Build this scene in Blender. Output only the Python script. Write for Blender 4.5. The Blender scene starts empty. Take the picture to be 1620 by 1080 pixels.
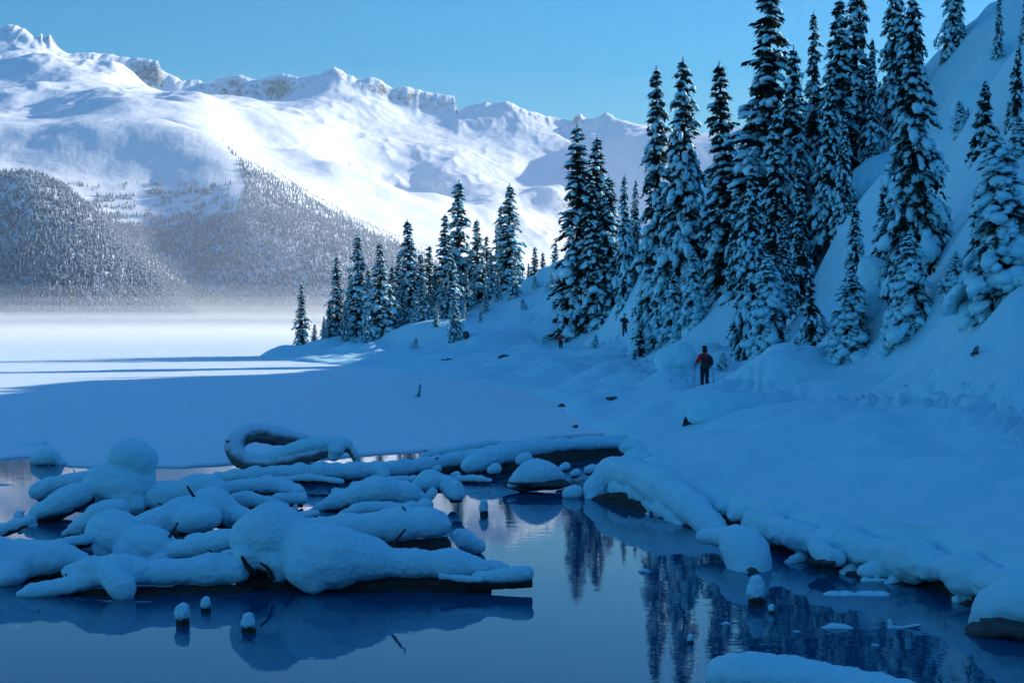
import bpy, bmesh, math, random, time
T0 = time.time()
import numpy as np
from mathutils import Vector, Matrix

# ------------------------------------------------------------------ camera, sky, sun, exposure
scene = bpy.context.scene
COL = scene.collection
F = 2250.0                      # focal length in photo pixels (50 mm on a 36 mm sensor, 1620 px)
CAM_Z = 4.0
PITCH = math.atan(30.0 / F)     # horizon 30 px above the middle of the frame
cam_d = bpy.data.cameras.new('camera'); cam = bpy.data.objects.new('camera', cam_d); COL.objects.link(cam)
cam.location = (0, 0, CAM_Z); cam.rotation_euler = (math.pi / 2 - PITCH, 0, 0)
cam_d.lens = 50; cam_d.sensor_width = 36; cam_d.clip_start = 0.5; cam_d.clip_end = 40000
scene.camera = cam

SUN_EL, SUN_AZ = math.radians(18.7), math.radians(60)      # azimuth measured from +Y towards +X
world = bpy.data.worlds.new('World'); scene.world = world; world.use_nodes = True
wn, wl = world.node_tree.nodes, world.node_tree.links
wn.clear()
sky = wn.new('ShaderNodeTexSky'); sky.sky_type = 'NISHITA'; sky.sun_disc = False
sky.sun_elevation = SUN_EL; sky.sun_rotation = SUN_AZ
sky.altitude = 1500; sky.air_density = 2.2; sky.dust_density = 0.0; sky.ozone_density = 4.0
tint = wn.new('ShaderNodeMix'); tint.data_type = 'RGBA'; tint.blend_type = 'MULTIPLY'; tint.inputs[0].default_value = 1
tint.inputs[7].default_value = (0.14, 0.545, 1.01, 1)
bg = wn.new('ShaderNodeBackground'); bg.inputs[1].default_value = 0.118
wo = wn.new('ShaderNodeOutputWorld')
wl.new(sky.outputs[0], tint.inputs[6]); wl.new(tint.outputs[2], bg.inputs[0]); wl.new(bg.outputs[0], wo.inputs[0])

sun_d = bpy.data.lights.new('sun', 'SUN'); sun_d.energy = 5.0; sun_d.angle = math.radians(0.5); sun_d.color = (1.0, 0.95, 0.88)
sun = bpy.data.objects.new('sun', sun_d); COL.objects.link(sun)
sdir = Vector((math.cos(SUN_EL) * math.sin(SUN_AZ), math.cos(SUN_EL) * math.cos(SUN_AZ), math.sin(SUN_EL)))
sun.rotation_euler = sdir.to_track_quat('Z', 'Y').to_euler(); sun.location = (300, 200, 400)

vs = scene.view_settings
vs.view_transform = 'Standard'; vs.look = 'None'; vs.gamma = 1.0; vs.use_curve_mapping = False; vs.exposure = 0.5
scene.display_settings.display_device = 'sRGB'
cy = scene.cycles
cy.use_denoising = True
try: cy.denoiser = 'OPENIMAGEDENOISE'
except Exception: pass
cy.use_light_tree = False; cy.adaptive_threshold = 0.02
cy.max_bounces = 6; cy.diffuse_bounces = 2; cy.glossy_bounces = 4; cy.volume_bounces = 2; cy.transparent_max_bounces = 8
cy.caustics_reflective = False; cy.caustics_refractive = False
cy.volume_step_rate = 4

# ------------------------------------------------------------------ helpers
RNG = np.random.default_rng(7)
CP, SP = math.cos(PITCH), math.sin(PITCH)
def P(px, py, Y):
    """World point at depth Y that the camera sees at photo pixel (px, py)."""
    a, b = (px - 810.0), (540.0 - py)
    d = np.array([a, F * CP + b * SP, -F * SP + b * CP])
    return np.array([0, 0, CAM_Z]) + d * (Y / d[1])
def zpix(py, Y):
    b = 540.0 - py
    return CAM_Z + (-F * SP + b * CP) * Y / (F * CP + b * SP)
def xpix(px, Y): return (px - 810.0) * Y / F

_perm = np.random.default_rng(3).permutation(512)
_perm = np.concatenate([_perm, _perm])
_grad = np.random.default_rng(4).normal(size=(512, 3)); _grad /= np.linalg.norm(_grad, axis=1)[:, None]
def noise3(p):
    p = np.asarray(p, float); i = np.floor(p).astype(int); f = p - i; u = f * f * f * (f * (f * 6 - 15) + 10)
    r = 0.0
    for dx in (0, 1):
        for dy in (0, 1):
            for dz in (0, 1):
                h = _perm[(_perm[(_perm[(i[..., 0] + dx) & 511] + i[..., 1] + dy) & 511] + i[..., 2] + dz) & 511]
                g = _grad[h]; d = f - np.array([dx, dy, dz])
                w = (u[..., 0] if dx else 1 - u[..., 0]) * (u[..., 1] if dy else 1 - u[..., 1]) * (u[..., 2] if dz else 1 - u[..., 2])
                r = r + w * (g * d).sum(-1)
    return r * 1.5
def fbm(p, octv=4, lac=2.03, gain=0.5):
    r, a, p = 0.0, 1.0, np.asarray(p, float)
    for k in range(octv):
        r = r + a * noise3(p + 17.3 * k); a *= gain; p = p * lac
    return r
def ridged(p, octv=4):
    r, a, p = 0.0, 1.0, np.asarray(p, float)
    for k in range(octv):
        r = r + a * (1 - 2 * np.abs(noise3(p + 31.7 * k))); a *= 0.5; p = p * 2.1
    return r
def smooth(x): x = np.clip(x, 0, 1); return x * x * (3 - 2 * x)

def mesh_np(name, V, polys, smooth_shade=True, mat_idx=None):
    """polys: list of int arrays shaped (n, k)"""
    me = bpy.data.meshes.new(name)
    V = np.asarray(V, np.float32)
    me.vertices.add(len(V)); me.vertices.foreach_set('co', V.ravel())
    polys = [np.asarray(q, np.int32) for q in polys if len(q)]
    nl = sum(q.size for q in polys); npoly = sum(len(q) for q in polys)
    me.loops.add(nl); me.polygons.add(npoly)
    me.loops.foreach_set('vertex_index', np.concatenate([q.ravel() for q in polys]))
    tot = np.concatenate([np.full(len(q), q.shape[1], np.int32) for q in polys])
    start = np.concatenate([[0], np.cumsum(tot)[:-1]]).astype(np.int32)
    me.polygons.foreach_set('loop_start', start); me.polygons.foreach_set('loop_total', tot)
    if mat_idx is not None: me.polygons.foreach_set('material_index', np.asarray(mat_idx, np.int32))
    me.polygons.foreach_set('use_smooth', np.full(npoly, smooth_shade))
    me.update(calc_edges=True); me.validate()
    return me
def add(name, me, mats=(), parent=None):
    o = bpy.data.objects.new(name, me); COL.objects.link(o)
    if me is not None:
        for m in (mats if isinstance(mats, (list, tuple)) else [mats]): me.materials.append(m)
    if parent is not None: o.parent = parent
    return o
def tag(o, label=None, cat=None, group=None, kind=None):
    if label: o['label'] = label
    if cat: o['category'] = cat
    if group: o['group'] = group
    if kind: o['kind'] = kind
    return o
def empty(name, loc, label, cat, group=None, rz=0):
    o = bpy.data.objects.new(name, None); COL.objects.link(o); o.location = [float(v) for v in loc]; o.rotation_euler = (0, 0, rz)
    o.empty_display_size = 0.2
    return tag(o, label, cat, group, 'thing')
def grid_faces(nr, nc):
    i = np.arange((nr - 1))[:, None] * nc + np.arange(nc - 1)[None, :]
    return np.stack([i, i + 1, i + nc + 1, i + nc], -1).reshape(-1, 4)
def catmull(pts, n):
    pts = np.asarray(pts, float)
    if len(pts) == 2:
        t = np.linspace(0, 1, n)[:, None]; return pts[0] * (1 - t) + pts[1] * t
    p = np.vstack([2 * pts[0] - pts[1], pts, 2 * pts[-1] - pts[-2]])
    out = []
    for u in np.linspace(0, len(pts) - 1 - 1e-6, n):
        k = int(u); t = u - k; a, b, c, d = p[k], p[k + 1], p[k + 2], p[k + 3]
        out.append(0.5 * (2 * b + (c - a) * t + (2 * a - 5 * b + 4 * c - d) * t * t + (3 * b - a - 3 * c + d) * t ** 3))
    return np.array(out)
def ico(sub):
    bm = bmesh.new(); bmesh.ops.create_icosphere(bm, subdivisions=sub, radius=1)
    v = np.array([x.co[:] for x in bm.verts]); f = np.array([[q.index for q in p.verts] for p in bm.faces]); bm.free()
    return v, f
ICO1, ICO2, ICO3, ICO4 = ico(1), ico(2), ico(3), ico(5)

# ------------------------------------------------------------------ materials
def new_mat(name):
    m = bpy.data.materials.new(name); m.use_nodes = True
    nt = m.node_tree; b = nt.nodes['Principled BSDF']
    return m, nt.nodes, nt.links, b
def N(nodes, t, **kw):
    n = nodes.new(t)
    for k, v in kw.items(): setattr(n, k, v)
    return n
def noise_tex(nodes, links, coord, scale, detail=4, rough=0.55, mapping=None):
    t = N(nodes, 'ShaderNodeTexNoise'); t.inputs['Scale'].default_value = scale; t.inputs['Detail'].default_value = detail; t.inputs['Roughness'].default_value = rough
    if mapping is not None:
        mp = N(nodes, 'ShaderNodeMapping'); mp.inputs['Scale'].default_value = mapping; links.new(coord, mp.inputs[0]); links.new(mp.outputs[0], t.inputs[0])
    else: links.new(coord, t.inputs[0])
    return t
def bump(nodes, links, height, strength, dist, prev=None):
    b = N(nodes, 'ShaderNodeBump'); b.inputs['Strength'].default_value = strength; b.inputs['Distance'].default_value = dist
    links.new(height, b.inputs['Height'])
    if prev is not None: links.new(prev, b.inputs['Normal'])
    return b.outputs[0]
def ramp(nodes, links, fac, stops):
    r = N(nodes, 'ShaderNodeValToRGB'); e = r.color_ramp.elements
    while len(e) < len(stops): e.new(0.5)
    for q, (p, c) in zip(e, stops): q.position = p; q.color = c if len(c) == 4 else (*c, 1)
    links.new(fac, r.inputs[0]); return r.outputs[0]
SNOW = (0.86, 0.89, 0.92)
def snow_mat(name, grain=1.0, soil=False, wind=False, c0=(0.54, 0.88, 0.94), c1=(0.59, 0.92, 0.97)):  # default colours have the blue of the foreground shade painted in
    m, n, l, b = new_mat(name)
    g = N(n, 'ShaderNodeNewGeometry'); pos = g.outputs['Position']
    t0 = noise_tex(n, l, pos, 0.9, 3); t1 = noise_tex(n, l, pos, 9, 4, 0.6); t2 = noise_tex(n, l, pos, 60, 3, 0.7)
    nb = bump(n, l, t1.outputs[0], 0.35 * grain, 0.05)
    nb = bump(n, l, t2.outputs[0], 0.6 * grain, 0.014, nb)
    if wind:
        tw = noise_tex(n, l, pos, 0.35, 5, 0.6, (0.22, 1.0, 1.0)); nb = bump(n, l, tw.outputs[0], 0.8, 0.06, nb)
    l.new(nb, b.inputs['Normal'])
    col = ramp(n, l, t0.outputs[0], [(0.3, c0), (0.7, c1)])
    b.inputs['Roughness'].default_value = 0.75; b.inputs['Specular IOR Level'].default_value = 0.25
    if soil:
        tc = noise_tex(n, l, pos, 2.2, 5, 0.62, (1.0, 0.55, 1.0)); nb = bump(n, l, tc.outputs[0], 0.55, 0.10, nb); l.new(nb, b.inputs['Normal'])
        sx = N(n, 'ShaderNodeSeparateXYZ'); l.new(pos, sx.inputs[0])
        a = N(n, 'ShaderNodeMath', operation='MULTIPLY_ADD'); ts = noise_tex(n, l, pos, 2.6, 2); l.new(ts.outputs[0], a.inputs[0]); a.inputs[1].default_value = 0.22; l.new(sx.outputs[2], a.inputs[2])
        lt = N(n, 'ShaderNodeMapRange'); l.new(a.outputs[0], lt.inputs[0]); lt.inputs[1].default_value = 0.30; lt.inputs[2].default_value = 0.36; lt.inputs[3].default_value = 1; lt.inputs[4].default_value = 0
        ny = N(n, 'ShaderNodeMath', operation='LESS_THAN'); l.new(sx.outputs[1], ny.inputs[0]); ny.inputs[1].default_value = 36
        mu = N(n, 'ShaderNodeMath', operation='MULTIPLY'); l.new(lt.outputs[0], mu.inputs[0]); l.new(ny.outputs[0], mu.inputs[1])
        mx = N(n, 'ShaderNodeMix', data_type='RGBA'); l.new(mu.outputs[0], mx.inputs[0]); l.new(col, mx.inputs[6]); mx.inputs[7].default_value = (0.035, 0.03, 0.026, 1)
        col = mx.outputs[2]
    l.new(col, b.inputs['Base Color'])
    return m
M_SHADED_SNOW = snow_mat('snow')
M_BANK = snow_mat('shaded_bank_snow', 1.2, soil=True)
M_ICE = snow_mat('sunlit_lake_snow', 1.0, wind=True, c0=(0.80, 0.92, 0.94), c1=(0.84, 0.95, 0.96))  # whiter copy for the sunlit lake, without the painted shade blue

def rock_mat(name, c0, c1, scale):
    m, n, l, b = new_mat(name)
    g = N(n, 'ShaderNodeNewGeometry'); t = noise_tex(n, l, g.outputs['Position'], scale, 6, 0.65)
    l.new(ramp(n, l, t.outputs[0], [(0.3, c0), (0.7, c1)]), b.inputs['Base Color'])
    l.new(bump(n, l, t.outputs[0], 0.8, 0.08), b.inputs['Normal']); b.inputs['Roughness'].default_value = 0.85
    return m
M_ROCK = rock_mat('dark_rock', (0.035, 0.035, 0.037), (0.11, 0.105, 0.1), 4.0)
def wood_mat(name, c0, c1):
    m, n, l, b = new_mat(name)
    tc = N(n, 'ShaderNodeTexCoord')
    t = noise_tex(n, l, tc.outputs['Object'], 3.0, 5, 0.65, (1, 1, 6)); t2 = noise_tex(n, l, tc.outputs['Object'], 22, 4, 0.7)
    l.new(ramp(n, l, t.outputs[0], [(0.3, c0), (0.7, c1)]), b.inputs['Base Color'])
    nb = bump(n, l, t.outputs[0], 0.9, 0.05); l.new(bump(n, l, t2.outputs[0], 0.7, 0.015, nb), b.inputs['Normal']); b.inputs['Roughness'].default_value = 0.85
    return m
M_WOOD = wood_mat('wet_wood', (0.018, 0.014, 0.011), (0.075, 0.058, 0.045))
M_GREYWOOD = wood_mat('frosted_wood', (0.10, 0.095, 0.088), (0.28, 0.27, 0.25))
def dust(m):
    n, l = m.node_tree.nodes, m.node_tree.links; b = n['Principled BSDF']; src = b.inputs['Base Color'].links[0].from_socket
    g = N(n, 'ShaderNodeNewGeometry'); sx = N(n, 'ShaderNodeSeparateXYZ'); l.new(g.outputs['Normal'], sx.inputs[0]); t = noise_tex(n, l, g.outputs['Position'], 5, 4)
    a = N(n, 'ShaderNodeMath', operation='MULTIPLY_ADD'); l.new(t.outputs[0], a.inputs[0]); a.inputs[1].default_value = .9; l.new(sx.outputs[2], a.inputs[2])
    mr = N(n, 'ShaderNodeMapRange'); l.new(a.outputs[0], mr.inputs[0]); mr.inputs[1].default_value = .35; mr.inputs[2].default_value = .9
    mx = N(n, 'ShaderNodeMix', data_type='RGBA'); l.new(mr.outputs[0], mx.inputs[0]); l.new(src, mx.inputs[6]); mx.inputs[7].default_value = (.7, .84, .92, 1); l.new(mx.outputs[2], b.inputs['Base Color'])
dust(M_GREYWOOD)
M_BARK = wood_mat('bark', (0.02, 0.017, 0.015), (0.07, 0.06, 0.05))
def needle_mat(name, c0, c1):
    m, n, l, b = new_mat(name)
    g = N(n, 'ShaderNodeNewGeometry'); t = noise_tex(n, l, g.outputs['Position'], 2.2, 3)
    l.new(ramp(n, l, t.outputs[0], [(0.3, c0), (0.7, c1)]), b.inputs['Base Color']); b.inputs['Roughness'].default_value = 0.7
    b.inputs['Specular IOR Level'].default_value = 0.2
    return m
M_NEEDLE = needle_mat('fir_needles', (0.012, 0.02, 0.015), (0.04, 0.055, 0.038))

def mountain_mat():
    m, n, l, b = new_mat('mountain_snow')
    g = N(n, 'ShaderNodeNewGeometry'); pos = g.outputs['Position']
    sx = N(n, 'ShaderNodeSeparateXYZ'); l.new(g.outputs['Normal'], sx.inputs[0])
    t = noise_tex(n, l, pos, 0.012, 8, 0.68); t2 = noise_tex(n, l, pos, 0.05, 6, 0.7); t3 = noise_tex(n, l, pos, 0.035, 5, 0.65, (1, 1, 0.25))
    # rock shows where the face is too steep for snow to lie
    a = N(n, 'ShaderNodeMath', operation='MULTIPLY_ADD'); l.new(t3.outputs[0], a.inputs[0]); a.inputs[1].default_value = 0.55; l.new(sx.outputs[2], a.inputs[2])
    mr = N(n, 'ShaderNodeMapRange'); l.new(a.outputs[0], mr.inputs[0]); mr.inputs[1].default_value = 0.87; mr.inputs[2].default_value = 1.01; mr.inputs[3].default_value = 1; mr.inputs[4].default_value = 0
    rock = ramp(n, l, t2.outputs[0], [(0.35, (0.11, 0.108, 0.11)), (0.52, (0.28, 0.275, 0.275)), (0.66, (0.7, 0.71, 0.73))])
    mx = N(n, 'ShaderNodeMix', data_type='RGBA'); l.new(mr.outputs[0], mx.inputs[0]); mx.inputs[6].default_value = (0.90, 0.91, 0.92, 1); l.new(rock, mx.inputs[7])
    l.new(mx.outputs[2], b.inputs['Base Color'])
    nb = bump(n, l, t.outputs[0], 0.32, 14.0); nb = bump(n, l, t2.outputs[0], 0.35, 2.5, nb)
    l.new(nb, b.inputs['Normal']); b.inputs['Roughness'].default_value = 0.85; b.inputs['Specular IOR Level'].default_value = 0.1
    return m
M_MOUNT = mountain_mat()
def water_mat():
    m, n, l, b = new_mat('still_water')
    g = N(n, 'ShaderNodeNewGeometry')
    t = noise_tex(n, l, g.outputs['Position'], 2.2, 3, 0.5, (0.6, 1.6, 1)); t2 = noise_tex(n, l, g.outputs['Position'], 9, 2, 0.5)
    nb = bump(n, l, t.outputs[0], 0.06, 0.02); nb = bump(n, l, t2.outputs[0], 0.05, 0.004, nb)
    l.new(nb, b.inputs['Normal'])
    b.inputs['Base Color'].default_value = (0.0, 0.09, 0.18, 1); b.inputs['Specular Tint'].default_value = (0.12, 0.92, 1.0, 1); b.inputs['Roughness'].default_value = 0.012; b.inputs['IOR'].default_value = 1.5
    return m
M_WATER = water_mat()

# ------------------------------------------------------------------ the near shore: terrain heights
SHORE = np.array([(-200, -40), (-60, -30), (-10, -14), (2, -8), (6, -4), (9, 2.5), (12, 6.6), (14, 7.9), (18, 6.9), (20, 6.7), (22, 6.1), (24, 5.0), (26, 4.3), (28, 3.9), (30, 3.2), (33, 2.3), (36, 2.4), (40, 2.9), (45, 3.5), (50, 3.0), (55, 2.0), (62, 1.9),
                  (70, 1.9), (85, -.8), (100, -5.3), (115, -10.7), (130, -16), (150, -25), (165, -30), (175, -29), (190, -20), (210, 0), (260, 40)], float)
ROWS = {
  -200: [(-40, 60), (0, 70), (60, 80), (120, 95), (220, 120)],  # unseen hill behind the viewpoint, added to block low sky and darken the foreground
  -60: [(-30, 12), (0, 14), (20, 18), (60, 36), (120, 70), (220, 110)],
  -10: [(-14, .6), (-8, 1.8), (4, 2.4), (12, 3), (20, 7), (40, 24), (80, 52), (220, 110)],
  4: [(-6, .5), (-3, 1.6), (2, 2.2), (8, 2.3), (12, 2.6), (16, 5), (22, 9.5), (40, 25), (80, 55), (220, 110)],
  9: [(2.5, .4), (5, 1.0), (9, 1.5), (12, 2.2), (15, 4), (20, 8), (40, 24), (80, 55), (220, 110)],
  14: [(7.3, .4), (9, 1.0), (12, 1.6), (14, 2.6), (20, 7.5), (40, 25), (80, 56), (220, 110)],
  18: [(6.1, .5), (7, .8), (9, 1.3), (11, 1.65), (14, 2.8), (20, 8), (40, 26), (80, 58), (220, 112)],
  24: [(4.7, .55), (5.6, .75), (8, 1.3), (10.5, 1.7), (13, 2.6), (16, 5), (22, 10.5), (40, 27), (80, 60), (220, 115)],
  30: [(2.9, .5), (4, .7), (7, 1.2), (10, 1.68), (12.5, 2.3), (16, 5.2), (22, 10.5), (40, 28), (85, 64), (220, 118)],
  36: [(2.2, .3), (3.5, .6), (7, 1.25), (10, 1.65), (12.3, 2.2), (14.5, 4.2), (18, 8.5), (22, 11.5), (42, 30), (88, 67), (220, 120)],
  45: [(3.5, .1), (5, .6), (8, 1.4), (11, 1.7), (12.8, 2.3), (15, 5.0), (18, 9), (22, 12.5), (28, 18), (45, 34), (90, 70), (220, 120)],
  60: [(1.9, .08), (5, .8), (8.1, 1.5), (11, 1.8), (13, 2.4), (15, 4.0), (18, 7.5), (21, 12), (26, 18), (40, 31), (90, 68), (220, 110)],
  80: [(0.2, .08), (5, .9), (9, 1.6), (12, 2.2), (16, 5.5), (20, 11), (24.5, 18.3), (28, 21.3), (36, 28), (50, 39), (100, 66), (220, 100)],
  100: [(-5.3, .08), (0, .6), (6, 1.5), (9, 1.7), (11, 2.8), (14, 7.5), (17, 12.5), (24, 17), (30, 21), (36, 26), (45, 31), (60, 38), (110, 54), (220, 70)],
  120: [(-12.5, .08), (-3, .8), (3, 1.5), (6, 1.6), (8, 2.4), (10.5, 7), (14, 14.5), (20, 20), (32, 23), (50, 25), (100, 30), (220, 35)],
  135: [(-18, .08), (-5, 1), (4.7, 1.55), (8, 3), (12, 7), (18, 12.5), (30, 18), (60, 20), (100, 17), (220, 15)],
  150: [(-25, .08), (-20, .8), (-10, 2), (-2, 4.2), (3, 6), (8, 8), (15, 11.8), (30, 17), (60, 17), (100, 8), (220, 3)],
  165: [(-30, .08), (-27, 1), (-20, 2.2), (-12, 4), (-3, 6.5), (3, 9), (8, 10), (15, 11), (30, 12.5), (60, 10), (100, 3), (220, -3)],
  178: [(-28, .08), (-22, 1.2), (-10, 3.4), (0, 6), (10, 9.5), (30, 12), (60, 10), (110, 2), (220, -4)],  # unseen back of the ridge, raised to keep sun off the point
  195: [(-16, -.3), (0, 1.5), (15, 6), (30, 9), (60, 8), (110, 0), (220, -4)],
  260: [(40, -2), (220, -4)],
}
GX = np.arange(-60, 221, 0.25); GY = np.arange(-200, 261, 0.5)
_rk = sorted(ROWS); _tab = []
for y in _rk:
    xs, zs = zip(*ROWS[y]); _tab.append(np.interp(GX, xs, zs))
_tab = np.array(_tab)
HG = np.empty((len(GY), len(GX)))
for j in range(len(GX)): HG[:, j] = np.interp(GY, _rk, _tab[:, j])
def blur(A, sig, ax):
    k = int(sig * 3) + 1; w = np.exp(-0.5 * (np.arange(-k, k + 1) / sig) ** 2); w /= w.sum()
    Ap = np.pad(A, [(k, k) if i == ax else (0, 0) for i in range(2)], mode='edge')
    return np.apply_along_axis(lambda v: np.convolve(v, w, 'valid'), ax, Ap)
HG = blur(blur(HG, 5.0, 0), 3.0, 1)
# mounds of snow over buried boulders: (px, Y, radius_m, height_m)
MOUNDS = [(1240, 56, 1.9, 1.1), (1070, 66, 1.3, .7), (1390, 71, 2.6, 1.6), (1330, 66, 1.8, .9), (1390, 58, 2.0, 1.6), (1560, 46, 2.4, 1.0), (1470, 48, 1.6, -.9), (1590, 36, 2.0, .6),
          (1000, 126, 2.6, 1.2), (890, 165, 4, 1.4), (640, 152, 2.6, 1.4), (700, 150, 3.0, 1.2), (760, 140, 3.0, 1.0), (960, 64, 1.2, .35), (880, 92, 2.0, .5), (1060, 52, 1.5, .35), (920, 62, .9, .4),
          (1020, 50, 1.0, .3), (830, 110, 2.4, .6), (760, 122, 2.0, .5), (520, 160, 2.4, .8), (450, 164, 1.8, .5), (580, 148, 2.0, .6), (1150, 88, 3, 1.2), (1290, 90, 3, 1.5), (1540, 85, 3.5, 1.6), (1520, 60, 2.2, .8), (1450, 90, 3, 1.5), (1560, 66, 1.5, .9), (1605, 64, 1.3, .8), (1530, 73, 1.6, .9), (1500, 64, 1.2, -.5), (1600, 50, 1.5, .9), (1520, 52, 1.3, .6), (1570, 40, 1.3, .7), (1480, 40, 1.2, .35),
          (1270, 66, 1.2, .6), (1310, 72, 1.2, .7), (1150, 74, 1.3, .6), (1100, 78, 1.5, .7), (960, 84, 1.6, .5), (1000, 74, 1.3, .4), (930, 76, 1.2, .35), (860, 100, 1.8, .5), (700, 128, 1.6, .5), (640, 135, 1.8, .5), (600, 140, 1.5, .5), (550, 150, 1.6, .6), (800, 125, 1.8, .6), (840, 132, 2, .7),
          (1120, 50, 1.0, .3), (1180, 42, 1.2, .25), (1250, 38, 1.4, .25), (1330, 34, 1.2, .22), (1100, 38, 1.0, .22), (1420, 30, 1.0, .2), (1530, 27, 1.0, .22)]
PATH = np.array([(-4, 9.6), (14, 12.2), (24, 10.9), (32, 11.0), (40, 10.8), (50, 9.6), (60, 8.1), (72, 7.6), (90, 8.2), (112, 8.8), (122, 6.8), (131, 4.7), (142, 2.0)], float)
def ground(X, Y, detail=True):
    X = np.asarray(X, float); Y = np.asarray(Y, float)
    fx = np.clip((X - GX[0]) / 0.25, 0, len(GX) - 1.001); fy = np.clip((Y - GY[0]) / 0.5, 0, len(GY) - 1.001)
    ix = fx.astype(int); iy = fy.astype(int); ux = fx - ix; uy = fy - iy
    z = HG[iy, ix] * (1 - ux) * (1 - uy) + HG[iy, ix + 1] * ux * (1 - uy) + HG[iy + 1, ix] * (1 - ux) * uy + HG[iy + 1, ix + 1] * ux * uy
    S = np.interp(Y, SHORE[:, 0], SHORE[:, 1])
    p = np.stack([X, Y, np.zeros_like(X)], -1)
    S = S + 0.35 * noise3(p * 0.8 + 5)
    d = X - S
    near = smooth((d + 1) / 6)
    z = z + near * (0.30 * fbm(p * 0.16, 3) + 0.19 * fbm(p * 0.5 + 9, 3) + 0.035 * fbm(p * np.array([1.2, 2.2, 1]) + 2, 2)) + near * smooth((z - 2.2) / 6) * (1.2 * fbm(p * 0.12 + 40, 3) + 0.85 * np.abs(fbm(p * 0.3 + 70, 2)))
    for (px, my, r, h) in MOUNDS:
        mx = xpix(px, my)
        if X.ndim == 2:
            rr = np.where(np.abs(Y[:, 0] - my) < 3.2 * r)[0]
            if len(rr) == 0: continue
            sl = slice(rr[0], rr[-1] + 1); q = ((X[sl] - mx) ** 2 + (Y[sl] - my) ** 2 * 0.8) / (r * r); z[sl] += h * np.exp(-0.9 * q ** 1.4)
        else:
            q = ((X - mx) ** 2 + (Y - my) ** 2 * 0.8) / (r * r); z = z + h * np.exp(-0.9 * q ** 1.4)
    if detail:
        pd = np.abs(X - np.interp(Y, PATH[:, 0], PATH[:, 1]) - 0.35 * noise3(p * 0.25 + 3))
        tr = np.exp(-(pd / 0.75) ** 2) * smooth((Y + 4) / 10)
        z = z - 0.25 * tr + tr * (0.3 * fbm(p * 1.3 + 20, 3) + 0.26 * fbm(p * 3.2 + 60, 2))
    # drop to the water / lake
    w = np.where(Y < 37, 0.7, 0.7 + np.clip((Y - 37) / 20, 0, 1) * 2.0)
    t = smooth((d + w * 0.5) / w)
    return z * t + (-0.75) * (1 - t)

def build_ground():
    pxs = np.concatenate([np.arange(330, 860, 6), np.arange(860, 1640, 3.0), np.geomspace(1640, 9500, 70)])
    ys = 9.0 * (215 / 9.0) ** (np.arange(580) / 579.0)
    YY, PX = np.meshgrid(ys, pxs, indexing='ij'); XX = (PX - 810) * YY / F
    ZZ = ground(XX, YY)
    me = mesh_np('hillside', np.stack([XX, YY, ZZ], -1).reshape(-1, 3), [grid_faces(len(ys), len(pxs))])
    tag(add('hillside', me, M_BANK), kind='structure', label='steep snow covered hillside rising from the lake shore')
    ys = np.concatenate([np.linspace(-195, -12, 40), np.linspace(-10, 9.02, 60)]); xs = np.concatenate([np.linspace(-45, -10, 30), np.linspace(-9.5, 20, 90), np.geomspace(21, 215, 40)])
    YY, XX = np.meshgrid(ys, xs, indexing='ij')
    me = mesh_np('shore_and_shade_hill', np.stack([XX, YY, ground(XX, YY)], -1).reshape(-1, 3), [grid_faces(len(ys), len(xs))])
    tag(add('shore_and_shade_hill', me, M_BANK), kind='structure', label='snowy shore behind the viewpoint, with an unseen hill added to shade the foreground')
build_ground()

# ------------------------------------------------------------------ open water and the snow covered lake ice
me = mesh_np('water', [(-120, -60, 0), (60, -60, 0), (60, 75, 0), (-120, 75, 0)], [np.array([[0, 1, 2, 3]])])
tag(add('water', me, M_WATER), kind='structure', label='still open water along the shore')
ICE_EDGE = np.array([(-9000, 47), (-900, 43), (-300, 40.5), (0, 41.5), (60, 42.5), (110, 39.5), (200, 39.2), (300, 39.4), (400, 40.6), (500, 41.6), (580, 43.0), (690, 44.5), (800, 47), (900, 50), (960, 51), (9000, 52)], float)
def build_ice():
    pxs = np.concatenate([-np.geomspace(9000, 420, 30), np.arange(-400, 1000, 5), np.geomspace(1010, 9000, 30)])
    ye = np.interp(pxs, ICE_EDGE[:, 0], ICE_EDGE[:, 1])
    ye = ye + 0.35 * noise3(np.stack([pxs * 0.02, pxs * 0, pxs * 0], -1)) + 0.12 * noise3(np.stack([pxs * 0.09, pxs * 0, pxs * 0 + 4], -1))
    t = np.concatenate([[0, 0, 0.0008, 0.002, 0.004], np.linspace(0.008, 1, 160)])
    Y = ye[None, :] * (3400 / ye[None, :]) ** t[:, None]; X = (pxs[None, :] - 810) * Y / F
    Z = 0.085 + 0.03 * fbm(np.stack([X * 0.05, Y * 0.16, X * 0], -1), 3)
    Z[0] = -0.15; Z[1] = 0.02; Z[2] = 0.07
    me = mesh_np('lake_ice', np.stack([X, Y, Z], -1).reshape(-1, 3), [grid_faces(len(t), len(pxs))])
    tag(add('lake_ice', me, M_ICE), kind='structure', label='frozen lake under windblown snow')
build_ice()

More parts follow.
